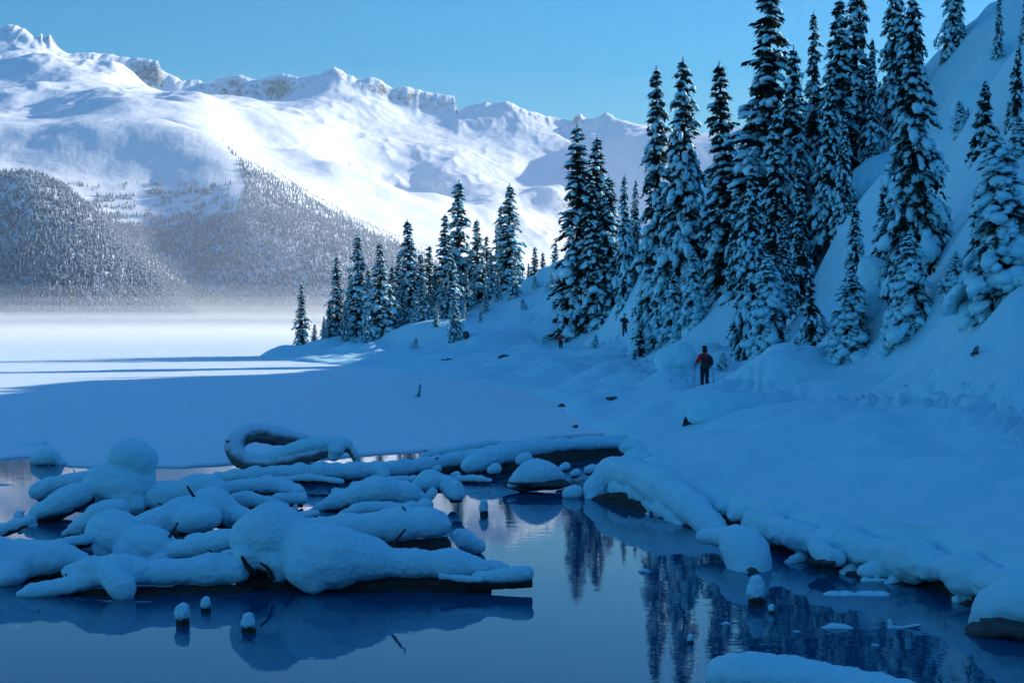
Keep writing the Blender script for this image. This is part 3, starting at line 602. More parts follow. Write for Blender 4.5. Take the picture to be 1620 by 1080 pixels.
FIRS = [
 # far end of the point, left to right
 (477, 449, 168, 'g', 1.0, 'narrow dark fir standing alone at the tip of the point'),
 (497, 512, 167, 'e', 1.3, 'tiny sapling just right of the lone fir at the tip of the point'),
 (521, 476, 164, 'f', 1.1, 'low bushy fir at the left foot of the point group'),
 (534, 404, 167, 'g', .95, 'slim fir, leftmost tall one of the point group'),
 (551, 452, 170, 'e', 1.0, 'small half hidden fir between two slim ones on the point'),
 (568, 370, 161, 'e', .95, 'slim pointed fir, second tall one of the point group'),
 (586, 424, 165, 'f', .9, 'dark fir half hidden behind the broad snowy one on the point'),
 (604, 384, 155, 'f', 1.1, 'broad snow-heavy fir nearest the lake in the point group'),
 (578, 492, 151, 'f', .9, 'short snow-covered fir at the foot of the slim pointed fir'),
 (636, 442, 160, 'f', 1.0, 'squat fir under a thick cap of snow left of the point middle'),
 (649, 347, 163, 'e', 1.05, 'full fir rising over the snow-capped squat fir on the point'),
 (668, 436, 155, 'f', 1.0, 'medium fir with its foot by the shore left of the point middle'),
 (688, 418, 166, 'e', .9, 'dark fir in the thick of the point group left of the tallest'),
 (705, 338, 166, 'g', 1.05, 'fir touching the left side of the tallest tree on the point'),
 (722, 284, 169, 'e', 1.0, 'tallest fir of the point group with a thin tip'),
 (714, 388, 157, 'f', .95, 'snow-plastered fir in front of the tallest one on the point'),
 (721, 462, 140, 'f', .95, 'small snowy fir standing forward on the open bank'),
 (690, 476, 149, 'e', 1.1, 'low fir on the bank left of the small forward fir'),
 (738, 424, 161, 'f', .9, 'short fir in the gap right of the tallest one on the point'),
 (757, 346, 167, 'e', 1.0, 'pointed fir right of the tallest one on the point'),
 (777, 398, 164, 'f', .9, 'short snowy fir left of the close pair on the point'),
 (760, 480, 150, 'g', .8, 'thin little sapling alone on the bank behind the forward fir'),
 (790, 324, 170, 'g', .95, 'left and lower one of the close pair on the point'),
 (804, 290, 166, 'e', 1.1, 'right and taller one of the close pair on the point'),
 (813, 408, 158, 'f', 1.0, 'snow-plastered fir at the foot of the close pair'),
 (836, 416, 172, 'f', .8, 'small fir just right of the close pair on the point'),
 (844, 390, 176, 'g', 1.2, 'leftmost of three small far firs beside the great snow slope'),
 (858, 399, 176, 'g', 1.2, 'middle one of three small far firs beside the great snow slope'),
 (877, 384, 174, 'g', 1.3, 'rightmost and tallest of three small far firs beside the snow slope'),
 # small fillers on the point
 (512, 500, 160, 'f', 1.00, 'knee high fir left of the slim fir at the left of the point group'),
 (546, 478, 158, 'f', 0.90, 'short fir in front of the slim leftmost tall one of the point'),
 (592, 470, 156, 'e', 0.90, 'fir filling the gap left of the broad snow-heavy one'),
 (622, 452, 158, 'f', 0.85, 'short fir filling the gap right of the broad snow-heavy one'),
 (655, 470, 152, 'f', 0.85, 'low fir at the foot of the full fir on the point'),
 (678, 462, 160, 'e', 0.90, 'fir in shade behind the low bank fir on the point'),
 (700, 440, 160, 'f', 0.85, 'fir wedged behind the snow-plastered one on the point'),
 (735, 470, 152, 'f', 0.80, 'low fir just right of the small forward fir'),
 (750, 432, 163, 'e', 0.90, 'fir under the pointed one right of the tallest'),
 (768, 452, 156, 'f', 0.90, 'low fir in front of the short snowy fir by the close pair'),
 (788, 430, 160, 'f', 0.85, 'low fir between the trunks of the close pair'),
 (826, 440, 166, 'f', 0.80, 'low bushy fir right below the close pair'),
 (868, 420, 172, 'f', 0.90, 'low fir between the two right ones of the three far firs'),
 (558, 432, 166, 'e', 1.00, 'mid height fir behind the slim pointed one on the point'),
 (595, 440, 168, 'e', 1.00, 'mid height fir showing left behind the broad snow-heavy one'),
 (618, 420, 168, 'e', 1.00, 'mid height fir showing right behind the broad snow-heavy one'),
 (632, 400, 170, 'g', 1.10, 'slim fir left behind the full fir on the point'),
 (664, 400, 169, 'e', 1.00, 'mid height fir right behind the full fir on the point'),
 (680, 388, 171, 'g', 1.10, 'slim fir midway between the full fir and the tallest'),
 (742, 392, 170, 'e', 1.00, 'mid height fir between the tallest and the pointed one'),
 (770, 372, 171, 'g', 1.10, 'slim fir between the pointed one and the close pair'),
 (820, 392, 172, 'e', 1.00, 'mid height fir right behind the close pair'),
 (850, 432, 168, 'f', 1.00, 'low fir left of the middle one of the three far firs'),
 (890, 415, 170, 'e', 1.00, 'fir between the three far firs and the tall spire'),
 # tall pairs by the trail
 (919, 197, 138, 'a', .95, 'tall dark spire of a fir above the far hiker'),
 (936, 270, 136, 'c', .8, 'fir squeezed behind the tall spire above the far hiker'),
 (947, 215, 138, 'a', .95, 'second tall spire, right of the one above the far hiker'),
 (964, 278, 136, 'b', .95, 'fir with sunlit right edge beside the two tall spires'),
 (989, 276, 122, 'b', .75, 'left one of two narrow twin firs on the snow knoll'),
 (1005, 283, 123, 'b', .75, 'right one of two narrow twin firs on the snow knoll'),
 (1046, 105, 104, 'a', 1.0, 'tall dark fir left of the pyramid shaped one'),
 (1084, 91, 99, 'b', 1.05, 'great pyramid shaped fir in the middle of the slope'),
 (1046, 395, 99, 'k', 1.2, 'snow-draped fir at the left foot of the pyramid shaped fir'),
 (1012, 512, 98, 's', 1.1, 'low snowy fir beside the trail near the waving hiker'),
 (1066, 430, 92, 'k', 1.3, 'short drooping fir at the foot of the pyramid shaped fir'),
 (1128, 330, 94, 'd', .9, 'shorter fir between the pyramid shaped one and the dark one'),
 (1154, 97, 92, 'c', 1.3, 'dark fir standing clear against the sky right of the pyramid shaped one'),
 (1098, 395, 90, 'k', 1.2, 'fir with sagging snowy boughs behind the red jacket hiker'),
 # right hand stand
 (1209, -45, 84, 'c', 1.35, 'great ragged fir with long boughs reaching left into the sky'),
 (1188, 262, 71, 'b', .95, 'snow-laden fir hanging over the hiker in red'),
 (1214, 400, 67, 'k', 1.4, 'low fir with drooping boughs right of the hiker in red'),
 (1250, 72, 80, 'b', .95, 'fir with star shaped snow boughs right of the ragged one'),
 (1240, 330, 72, 'd', 1.0, 'short fir at the foot of the stand by the snow chute'),
 (1287, 18, 88, 'c', .85, 'thin spiky fir behind the star boughed one'),
 (1318, -5, 80, 'a', 1.15, 'snow dappled fir in the middle of the right hand stand'),
 (1306, 90, 76, 'd', .8, 'fir with a bare lower trunk at the top of the snow chute'),
 (1352, -60, 84, 'a', 1.05, 'tall fir cut by the top of the frame, left of the sky gap'),
 (1380, 60, 80, 'd', .8, 'shorter fir filling the sky gap in the right hand stand'),
 (1418, -70, 82, 'b', 1.0, 'dark fir cut by the top of the frame, right of the sky gap'),
 (1452, -8, 54, 'b', 1.0, 'tall clumpy fir in front of the open snow slope'),
 (1506, -75, 80, 'b', 1.15, 'fir at the crest of the slope with bare snow at its foot'),
 (1355, 305, 60, 'b', .9, 'medium fir at the right edge of the snow chute'),
 (1398, 272, 57, 'c', 1.1, 'dark fir under the great snow bulge'),
 (1343, 425, 55, 'k', 1.8, 'squat fir buried in thick snow cushions'),
 (1440, 365, 51, 'k', 1.6, 'cushioned snowy foot fir in front of the tall clumpy one'),
 (1287, 432, 63, 's', .8, 'tiny sapling alone in the snow chute'),
 (1552, 130, 62, 's', 1.0, 'small fir alone high on the open slope'),
 (1602, 74, 60, 's', .6, 'thin sapling on the slope near the right frame edge'),
 (1530, 180, 70, 's', .8, 'low fir half buried on the slope below the crest fir'),
 (1572, 250, 56, 's', .8, 'small bent fir right below the lone fir on the open slope'),
 (1500, 330, 58, 's', .7, 'sapling on the open slope right of the tall clumpy fir'),
 (1265, 250, 76, 'a', .9, 'slim fir tucked behind the short one by the snow chute'),
 (1170, 210, 88, 'b', .8, 'fir half hidden between the dark one and the ragged one'),
 (1335, 180, 74, 'b', .8, 'fir below the snow dappled one above the snow chute'),
 (1110, 300, 102, 'a', .9, 'fir showing in the gap right of the pyramid shaped one'),
 (1225, 150, 78, 'a', .9, 'fir merging with the lower right side of the ragged one'),
 (1577, -15, 72, 'a', .8, 'slender white fir at the top right corner'),
 (1622, -30, 66, 'b', 1.0, 'fir reaching in at the top right corner of the frame'),
 (1598, 205, 42, 'k', 1.6, 'big drooping fir at the right frame edge'),
 (1550, 296, 44, 's', .7, 'little sapling left of the big drooping fir at the frame edge'),
 (1536, 572, 39, 's', 1.0, 'bent fir tip poking out of the snow at the lower right slope'),
 (1190, 612, 50, 's', .9, 'tiny fir tip poking out of the snow below the great snow dome'),
]
for t in FIRS:
    px, top, Y, kind, wide, label = t
    lean = (0, 0)
    if px == 1209: lean = (0, 0.012)
    if kind == 's' or wide >= 1.3: lean = (RNG.normal(0, .05), RNG.normal(0, .05))
    if px in (1536, 1190): lean = (.3, -.9)
    elif kind == 's' or wide >= 1.3: pass
    else: lean = (RNG.normal(0, .015), lean[1] + RNG.normal(0, .015))
    if Y > 135: wide *= 1.5
    fir(px, top, Y, kind, wide, label, lean)

BUSHES = [(1575, 58, 1.5, 'snow-buried bush on the open slope below the small bent fir'), (1522, 68, 1.6, 'snow-buried bush high on the open slope left of the lone fir'), (1612, 55, 1.8, 'snow-buried bush at the frame edge above the big drooping fir'), (1505, 50, 1.4, 'snow-buried bush right of the foot of the tall clumpy fir'),
          (1565, 47, 1.3, 'snow-buried bush left of the big drooping fir'), (1480, 60, 1.5, 'snow-buried bush touching the right side of the tall clumpy fir'), (1300, 64, 1.3, 'snow-buried bush in the lower snow chute'), (1262, 62, 1.4, 'snow-buried bush at the left side of the snow chute'), (1320, 57, 1.2, 'snow-buried bush left of the squat cushioned fir'),
          (1100, 74, 1.3, 'snow-buried bush behind the hiker in red'), (1140, 66, 1.2, 'snow-buried bush right of the hiker in red'), (1020, 104, 1.6, 'snow-buried bush left of the trees by the charcoal hiker'), (850, 160, 1.8, 'left snow-buried bush on the ridge before the three far firs'), (872, 158, 2.0, 'right snow-buried bush on the ridge before the three far firs'),
          (830, 150, 1.6, 'snow-buried bush on the bank right of the close pair'), (655, 143, 1.5, 'snow-buried bush low on the point near the lake'), (560, 152, 1.4, 'snow-buried bush by the lake below the slim pointed fir'), (940, 118, 1.4, 'snow-buried bush right of the far hiker')]
for (px, Y, H, lab) in BUSHES:
    b = fir(px, 0, Y, 'k', 2.0, lab, (RNG.normal(0, .12), RNG.normal(0, .12)), None, .35, H); b.name = 'buried_bush'; b['category'] = 'bush'; b['group'] = 'snow-buried bushes on the slope'
# ------------------------------------------------------------------ snow cushions, driftwood and boulders
def remeshed(V, Fc, voxel, smooth_it=8, noise_amp=0.0, noise_f=3.0, seed=0):
    me = mesh_np('tmp', V, [Fc]); o = bpy.data.objects.new('tmp', me); COL.objects.link(o)
    r = o.modifiers.new('r', 'REMESH'); r.mode = 'VOXEL'; r.voxel_size = voxel; r.adaptivity = 0.0
    s = o.modifiers.new('s', 'SMOOTH'); s.iterations = smooth_it; s.factor = 0.5
    dg = bpy.context.evaluated_depsgraph_get(); ev = o.evaluated_get(dg)
    out = bpy.data.meshes.new_from_object(ev, depsgraph=dg)
    COL.objects.unlink(o); bpy.data.objects.remove(o); bpy.data.meshes.remove(me)
    n = len(out.vertices); co = np.empty(n * 3, np.float32); out.vertices.foreach_get('co', co); co = co.reshape(-1, 3).astype(float)
    if noise_amp:
        nr = np.empty(n * 3, np.float32); out.vertices.foreach_get('normal', nr); nr = nr.reshape(-1, 3)
        co = co + nr * (noise_amp * (fbm(co * noise_f + seed, 3) + 0.3 * fbm(co * noise_f * 3.7 + seed, 2)))[:, None]
        out.vertices.foreach_set('co', co.astype(np.float32).ravel())
    out.polygons.foreach_set('use_smooth', np.full(len(out.polygons), True)); out.update()
    return out
def tube(pts, rad, nseg=10, bark=0.12, seed=0, caps=True):
    pts = np.asarray(pts, float); n = len(pts); V = []; rg = np.random.default_rng(seed)
    tg = np.gradient(pts, axis=0); tg /= np.linalg.norm(tg, axis=1)[:, None] + 1e-9
    for k in range(n):
        a = np.cross(tg[k], [0, 0, 1.0]); 
        if np.linalg.norm(a) < 1e-3: a = np.array([1.0, 0, 0])
        a /= np.linalg.norm(a); b = np.cross(a, tg[k])
        for i in range(nseg):
            t = 6.2832 * i / nseg; V.append(pts[k] + rad[k] * (1 + rg.normal(0, bark) * 0.6 + bark * math.sin(5 * t + 1.3)) * (math.cos(t) * a + math.sin(t) * b))
    Q = [(k * nseg + i, k * nseg + (i + 1) % nseg, (k + 1) * nseg + (i + 1) % nseg, (k + 1) * nseg + i) for k in range(n - 1) for i in range(nseg)]
    T = []
    if caps:
        c0 = len(V); V.append(pts[0] - tg[0] * rad[0] * .15); V.append(pts[-1] + tg[-1] * rad[-1] * .15)
        T = [(c0, (i + 1) % nseg, i) for i in range(nseg)] + [(c0 + 1, (n - 1) * nseg + i, (n - 1) * nseg + (i + 1) % nseg) for i in range(nseg)]
    return np.array(V), np.array(Q), (np.array(T) if T else np.zeros((0, 3), int))
def chain_world(chain):
    """chain of (px, py, r_px, Y) -> dense points and radii in metres"""
    A = []
    for (px, py, r, Y) in chain:
        q = P(px, py, Y); A.append([*q, r * Y / F])
    A = np.array(A)
    if len(A) == 1: return A[:, :3], A[:, 3]
    seg = np.linalg.norm(np.diff(A[:, :3], axis=0), axis=1).sum(); n = max(4, int(seg / max(0.3 * A[:, 3].mean(), 0.03)) + 1)
    C = catmull(A, min(n, 120)); return C[:, :3], np.maximum(C[:, 3], 0.02)
def snow_shape(chains, root, voxel=None, amp=0.05, seed=0, flat=0.75, lumps=0.22):
    rg = np.random.default_rng(seed + 500); V, Fc, n = [], [], 0; rmin = 9
    for ch in chains:
        pts, rad = chain_world(ch); rmin = min(rmin, rad.mean())
        ph = rg.uniform(0, 100)
        for k, (q, r) in enumerate(zip(pts, rad)):
            r = 1.1 * r * (1 + lumps * float(noise3(np.array([k * 0.23 + ph, ph, 0.0]))))
            T = ICO2[0].copy(); T[:, 2] = np.where(T[:, 2] < 0, T[:, 2] * flat, T[:, 2])
            V.append(q + T * r + np.array([0, 0, (1 - flat) * 0.25 * r])); Fc.append(ICO2[1] + n); n += len(T)
    V = np.vstack(V) - np.asarray(root); Fc = np.vstack(Fc)
    vx = voxel or min(0.075, max(0.018, rmin / 5.8))
    return remeshed(V, Fc, vx, 7, amp * rmin, 1.6 / max(rmin, .08), seed)
def rock_mesh(size, seed, sub=ICO3, amp=0.35):
    T = sub[0]; n = fbm(T * 1.2 + seed * 7.1, 4); n2 = ridged(T * 1.7 + seed * 3.3, 2)
    return mesh_np('rock', T * np.array(size) * (1 + amp * n + 0.08 * n2)[:, None], [sub[1]], True)

def snow_log(name, label, cat, chains, group, wood=None, wr=0.55, drop=0.6, wmat=None, seed=1, amp=0.09, flat=0.8, woodpart='log', lumps=.34, extend=0.25):
    """a driftwood log under its snow: parts log (one per piece of wood) and snow_cap"""
    first = chain_world(chains[0]); root = np.array([first[0][:, 0].mean(), first[0][:, 1].mean(), 0.0])
    o = empty(name, root, label, cat, group)
    add('snow_cap', snow_shape(chains, root, None, amp, seed, flat, lumps), M_SHADED_SNOW, o)
    for j, ch in enumerate(chains if wood is None else wood):
        if len(ch) < 2: continue
        pts, rad = chain_world(ch); pts = pts - root
        pts[:, 2] -= rad * drop
        d0 = pts[0] - pts[1]; d1 = pts[-1] - pts[-2]; d0 /= np.linalg.norm(d0) + 1e-9; d1 /= np.linalg.norm(d1) + 1e-9
        pts = np.vstack([pts[0] + d0 * rad[0] * extend, pts, pts[-1] + d1 * rad[-1] * extend]); rad = np.concatenate([[rad[0]], rad, [rad[-1]]])
        V, Q, T = tube(pts, rad * wr, 12, 0.07, seed + j)
        add(woodpart, mesh_np(woodpart, V, [Q, T], True), wmat or M_WOOD, o)
    rg = np.random.default_rng(seed * 13)
    pts, rad = chain_world(chains[0]); pts = pts - root
    if len(pts) > 8 and cat == 'log':
        for q in range(int(rg.integers(0, 3))):
            k = int(rg.integers(1, len(pts) - 1)); a = pts[k] - np.array([0, 0, rad[k] * .3]); dv = np.array([rg.choice([-1, 1]) * rg.uniform(.5, 1), rg.normal(-.1, .3), rg.uniform(.5, 1.1)]); dv /= np.linalg.norm(dv); L = rad[k] * rg.uniform(1.6, 2.6)
            mid = a + dv * L * .6 + np.array([0, 0, rg.normal(0, .05)]); V, Q, T = tube(catmull(np.array([a, mid, a + dv * L]), 5), np.linspace(.11, .03, 5) * rad[k] + .005, 6, .1, seed + q)
            add('branch_stub', mesh_np('branch_stub', V, [Q, T], True), M_WOOD, o)
    return o
def snow_boulder(name, label, cat, chains, group, seed=1, rock=0.62, amp=0.07, flat=0.8, sink=0.55, lumps=.15):
    pts, rad = chain_world(chains[0]); c = pts.mean(0); r = rad.mean()
    if pts[:, 1].mean() > 41 or 'bump' in name: rock, sink, flat = 0.5, 0.5, 1.0
    root = np.array([c[0], c[1], max(0.0, c[2] - r)])
    o = empty(name, root, label, cat, group)
    add('snow_cap', snow_shape(chains, root, None, amp, seed, flat, lumps), M_SHADED_SNOW, o)
    ext = np.ptp(pts, axis=0) * 0.5 + r * rock
    rm = rock_mesh((ext[0], ext[1], r * rock), seed)
    k = add('rock', rm, M_ROCK, o); k.location = Vector((c - root) - np.array([0, 0, r * sink]))
    return o
G1 = 'snow-covered driftwood logs in the log jam'
G2 = 'snow-capped boulders along the bank'
G3 = 'small snow-capped stumps in the water'
# --- log jam on the left, front to back
snow_log('driftwood_log', 'long snow-covered log lying furthest forward in the open water', 'log',
  [[(478, 865, 46, 21.4), (505, 888, 50, 21.2), (560, 886, 38, 21.2), (620, 893, 29, 21.2), (690, 895, 25, 21.3), (735, 897, 20, 21.3), (762, 900, 13, 21.3)],
   [(490, 900, 34, 21), (496, 922, 24, 20.9)], [(752, 914, 8, 21), (790, 912, 12, 21), (832, 908, 14, 21)], [(735, 893, 14, 21.4), (800, 899, 8, 21.4)]], G1,
  wood=[[(480, 885, 46, 21.5), (600, 905, 40, 21.3), (700, 908, 34, 21.3), (770, 910, 22, 21.2)], [(740, 916, 16, 21.05), (838, 912, 15, 21.05)]], seed=11)
snow_log('root_plate', 'overhanging snow mushroom on the root plate left of the front log', 'driftwood',
  [[(405, 855, 34, 21.5), (430, 848, 42, 21.5), (455, 855, 36, 21.5)], [(395, 875, 22, 21.3), (420, 882, 26, 21.3), (440, 893, 22, 21.2), (442, 908, 14, 21.2)], [(385, 886, 10, 21.2), (400, 895, 10, 21.2)]], G1,
  wood=[[(395, 905, 50, 21.8), (470, 905, 55, 21.8)], [(450, 915, 34, 21.5), (455, 945, 30, 21.5)], [(402, 905, 5, 21.1), (390, 892, 4, 21.0), (383, 880, 2.5, 20.9)], [(432, 915, 4, 21.05), (424, 898, 3, 20.95), (412, 890, 2, 20.9)]], seed=12, amp=.12, wr=.95, drop=.2)
snow_log('driftwood_log', 'thick log with a sawn dark end just behind the front log', 'log',
  [[(500, 838, 20, 23.5), (560, 838, 24, 23.4), (620, 834, 27, 23.3), (670, 830, 27, 23.2), (690, 832, 22, 23.2)]], G1,
  wood=[[(520, 852, 30, 23.4), (610, 852, 36, 23.3), (700, 848, 38, 23.1)]], seed=13)
snow_log('driftwood_log', 'low front log on the left with a stub hanging to the water', 'log',
  [[(32, 940, 9, 20.8), (70, 934, 14, 20.8), (120, 925, 17, 20.8), (150, 912, 22, 20.9), (185, 905, 25, 20.9), (240, 908, 23, 21), (300, 906, 25, 21.1), (372, 904, 27, 21.2)], [(175, 912, 22, 20.7), (192, 930, 22, 20.6), (197, 942, 14, 20.6)], [(150, 900, 22, 20.9), (110, 905, 12, 21)]], G1,
  wood=[[(30, 946, 14, 20.9), (150, 930, 26, 20.9), (280, 925, 34, 21), (390, 922, 38, 21.2)]], seed=14)
snow_log('driftwood_log', 'broad snow mound on a log at the left frame edge', 'log',
  [[(-40, 890, 40, 22), (10, 892, 36, 22), (60, 888, 30, 22), (100, 884, 25, 22), (128, 890, 15, 22)], [(20, 910, 26, 21.7), (-30, 920, 24, 21.7)]], G1, seed=15)
snow_log('driftwood_log', 'bear shaped snow mound in the middle of the log jam', 'log',
  [[(165, 842, 28, 23.6), (185, 848, 36, 23.6), (215, 862, 34, 23.4), (255, 872, 26, 23.3), (285, 878, 16, 23.2)], [(200, 880, 22, 23.2), (232, 892, 18, 23.1), (258, 890, 14, 23)], [(155, 855, 16, 23.5), (170, 880, 12, 23.4)]], G1, seed=16)
snow_log('driftwood_log', 'short log joining the bear shaped mound and the root plate', 'log', [[(280, 872, 18, 22.6), (320, 864, 19, 22.6), (376, 852, 18, 22.6)], [(355, 880, 9, 22.2), (368, 876, 7, 22.2)]], G1, seed=17)
snow_log('driftwood_stump', 'upright stump with a snow head balanced on a heart shaped snow mound', 'stump',
  [[(190, 727, 20, 29), (207, 725, 26, 29), (222, 730, 22, 29)], [(125, 800, 14, 29), (150, 778, 24, 29), (175, 766, 28, 29), (200, 772, 32, 29), (225, 765, 20, 29), (236, 752, 12, 29)], [(200, 790, 26, 28.8), (215, 800, 16, 28.7)]], G1,
  wood=[[(208, 750, 13, 29.1), (207, 780, 20, 29.1), (205, 825, 26, 29.1)], [(225, 790, 16, 28.9), (232, 820, 14, 28.9)]], wr=.9, drop=0, seed=18)
snow_log('driftwood_log', 'slanting log on the far left side of the jam', 'log', [[(58, 812, 13, 28.5), (85, 802, 20, 28.5), (115, 788, 20, 28.6), (150, 776, 14, 28.8)], [(48, 822, 9, 28), (55, 838, 7, 28)]], G1, seed=19)
snow_log('driftwood_log', 'upper slanting log behind the slanting one on the far left', 'log', [[(62, 778, 13, 31), (90, 766, 14, 31), (130, 760, 12, 31), (150, 748, 10, 31.5)]], G1, seed=20)
snow_log('driftwood_log', 'log running down to the water below the heart shaped mound', 'log', [[(102, 845, 6, 26.5), (130, 832, 14, 26.5), (160, 814, 19, 26.6), (190, 806, 15, 26.7)]], G1, seed=21)
snow_log('driftwood_log', 'domed snow hump behind the middle of the jam', 'log', [[(250, 790, 24, 29), (290, 782, 24, 29), (318, 770, 22, 29), (345, 778, 16, 29)]], G1, seed=22)
snow_log('driftwood_log', 'round shouldered hump between the heart shaped mound and the root plate', 'log', [[(225, 838, 18, 25.5), (260, 828, 24, 25.6), (300, 812, 28, 25.8), (335, 802, 29, 26), (368, 818, 20, 26)], [(300, 825, 24, 25.5), (330, 822, 20, 25.5)], [(380, 818, 18, 25.8), (395, 825, 14, 25.8)]], G1, seed=23)
snow_log('driftwood_log', 'upper one of two flat logs right of the domed hump', 'log', [[(345, 775, 11, 31.5), (390, 770, 13, 31.3), (430, 768, 13, 31.2), (462, 775, 11, 31), (478, 786, 9, 31)], [(440, 790, 10, 30.5), (476, 790, 11, 30.5)]], G1, seed=24)
snow_log('driftwood_log', 'lower one of two flat logs right of the domed hump', 'log', [[(365, 795, 12, 29.5), (400, 792, 13, 29.5), (440, 800, 9, 29.4), (455, 806, 6, 29.3)]], G1, seed=25)
snow_log('driftwood_log', 'long snow-topped log stretching across the jam to the far bank', 'log',
  [[(345, 757, 11, 35), (420, 752, 13, 35), (500, 748, 14, 35.5), (580, 746, 14, 36), (650, 740, 13, 37), (720, 728, 12, 38.5), (790, 714, 10, 40)], [(600, 745, 14, 36), (608, 752, 9, 35.8)]], G1,
  wood=[[(345, 764, 14, 35), (500, 757, 16, 35.5), (650, 748, 15, 37), (790, 720, 13, 40)]], seed=26)
snow_log('driftwood_log', 'dark sided log at the head of the pool below the far bank', 'log',
  [[(742, 738, 14, 37), (770, 728, 16, 37.5), (820, 714, 15, 39), (880, 706, 12, 41), (940, 702, 11, 42.5), (985, 700, 12, 43.5)]], G1,
  wood=[[(745, 748, 15, 37), (830, 728, 20, 39), (900, 716, 20, 41.5), (1000, 708, 17, 44)]], seed=27, wr=.8)
snow_log('driftwood_log', 'thin log poking onto the ice above the long log', 'log', [[(672, 722, 7, 41), (720, 713, 8, 41.5), (760, 706, 8, 42), (788, 702, 6, 42.5)]], G1, seed=28)
snow_log('driftwood_log', 'lone humped log in the pool behind the sawn log', 'log', [[(496, 808, 6, 30.2), (520, 798, 11, 30.2), (555, 788, 16, 30.2), (598, 778, 23, 30.2), (635, 782, 20, 30.3), (662, 790, 14, 30.4)], [(530, 778, 7, 30.3), (545, 782, 8, 30.3)]], G1, seed=29)
snow_log('driftwood_log', 'bent branching log with a snowy knee right of the lone humped one', 'log', [[(660, 772, 12, 31), (680, 762, 17, 31), (705, 766, 13, 31), (716, 782, 11, 30.8)], [(672, 795, 8, 30.4), (685, 778, 7, 30.5)], [(723, 782, 14, 30), (722, 770, 11, 30)]], G1, seed=30)
snow_log('driftwood_log', 'low thin log between the sawn log and the lone humped one', 'log', [[(540, 816, 7, 27.2), (570, 806, 11, 27.2), (610, 804, 10, 27.3), (650, 804, 9, 27.4), (675, 800, 9, 27.4)]], G1, seed=31)
for k, (lab, ch) in enumerate([
  ('thin pole crossing behind the bear shaped mound', [(120, 862, 7, 25), (160, 850, 8, 25.2), (215, 826, 9, 25.6), (262, 806, 8, 26)]),
  ('thin pole lying over the low left log to the bear shaped mound', [(60, 868, 7, 23), (110, 858, 9, 23.2), (150, 852, 8, 23.4)]),
  ('thin log leaning from the round shouldered hump to the water', [(395, 832, 8, 25), (430, 826, 9, 25.2), (470, 818, 8, 25.4), (500, 812, 6, 25.6)]),
  ('thin pole between the two flat logs and the sawn log', [(400, 812, 6, 27.5), (450, 815, 7, 27.2), (505, 822, 6, 26.8)]),
  ('slim log end pointing left at the outer edge of the jam', [(-5, 842, 9, 26), (20, 832, 10, 26), (40, 826, 7, 26)]),
  ('short upright snag left of the heart shaped mound', [(32, 838, 7, 26.5), (30, 815, 8, 26.5)]),
  ('thin branch resting on the long log near the ring of driftwood', [(440, 760, 5, 34.5), (490, 756, 6, 34.3), (540, 762, 5, 34)]),
  ('slim log floating behind the lone humped one', [(560, 768, 6, 33.5), (610, 762, 7, 33.6), (655, 758, 6, 33.8)]),
  ('thin log at the pool head under the dark sided log', [(700, 762, 5, 35.5), (745, 757, 6, 35.4), (775, 760, 4, 35.2)]),
  ('slim pole crossing in front of the domed hump', [(240, 815, 8, 27.5), (285, 806, 9, 27.6), (335, 786, 8, 28)]),
  ('low log tip between the front log and the low left log', [(330, 882, 10, 21.9), (365, 888, 11, 21.9), (390, 884, 9, 22)]),
  ('thin snowy branch hanging off the end of the front log', [(700, 912, 6, 20.9), (735, 916, 6, 20.9), (760, 918, 4, 20.9)])]):
    snow_log('driftwood_pole' if k != 5 else 'driftwood_snag', lab, 'log', [ch], G1, seed=120 + k, wr=.6)
# curved frosted driftwood at the ice edge
snow_log('driftwood_root', 'curved ring of frosted driftwood at the edge of the ice', 'driftwood',
  [[(372, 690, 9, 38.4), (395, 678, 7, 38.8), (440, 682, 7, 39.2), (490, 694, 5, 39.6)], [(366, 700, 8, 38.2), (380, 722, 9, 38), (415, 727, 10, 38), (450, 718, 11, 38), (480, 708, 12, 38), (520, 702, 11, 38), (550, 704, 9, 38)], [(532, 712, 13, 37.9), (528, 722, 9, 37.9)]], None,
  wood=[[(505, 699, 8, 39.7), (445, 690, 14, 39.2), (402, 683, 16, 38.8), (376, 694, 16, 38.4), (373, 714, 16, 38.1), (398, 731, 16, 38), (435, 731, 17, 38), (480, 721, 14, 38), (520, 711, 11, 38), (552, 708, 8, 38), (567, 732, 6, 37.9)],
        [(470, 722, 10, 38.05), (490, 730, 9, 38), (500, 742, 9, 38)], [(368, 700, 5, 38.2), (358, 696, 2.5, 38)], [(369, 712, 5, 38.1), (357, 712, 2.5, 38)]], wr=.95, drop=0.1, wmat=M_GREYWOOD, seed=32, amp=.06)
# --- bits and stubs in the water
def stump(px, py, r, Y, label, h=None, tall=1.0, seed=0):
    Y = 9000.0 / (py + 1.25 * r - 510)
    q = P(px, py, Y); rr = r * Y / F; root = np.array([q[0], q[1], 0.0]); o = empty('snowy_stump', root, label, 'stump', G3)
    add('snow_cap', snow_shape([[(px, py, r, Y), (px + .1 * r, py - tall * r * .8, r * .82, Y)]], root, None, .22, seed, .6), M_SHADED_SNOW, o)
    V, Qf, T = tube(np.array([[0, 0, -.5], [0.01, 0, q[2] * .5], [0, 0, q[2] + .1 * rr]]), np.array([1.0, .92, .8]) * rr, 9, .14, seed)
    add('stump', mesh_np('stump', V, [Qf, T], True), M_WOOD, o)
stump(288, 974, 12, 20.2, 'square snow-capped stump in front of the low left log', seed=41)
stump(325, 958, 8, 20.9, 'small pointed snow stub right of the square stump', tall=1.2, seed=42)
stump(392, 988, 11, 19.2, 'snow-capped stump nearest the viewer at the lower left', tall=1.3, seed=43)
stump(765, 806, 7, 29, 'little forked snowy stub standing in the bright reflection', tall=1.8, seed=44)
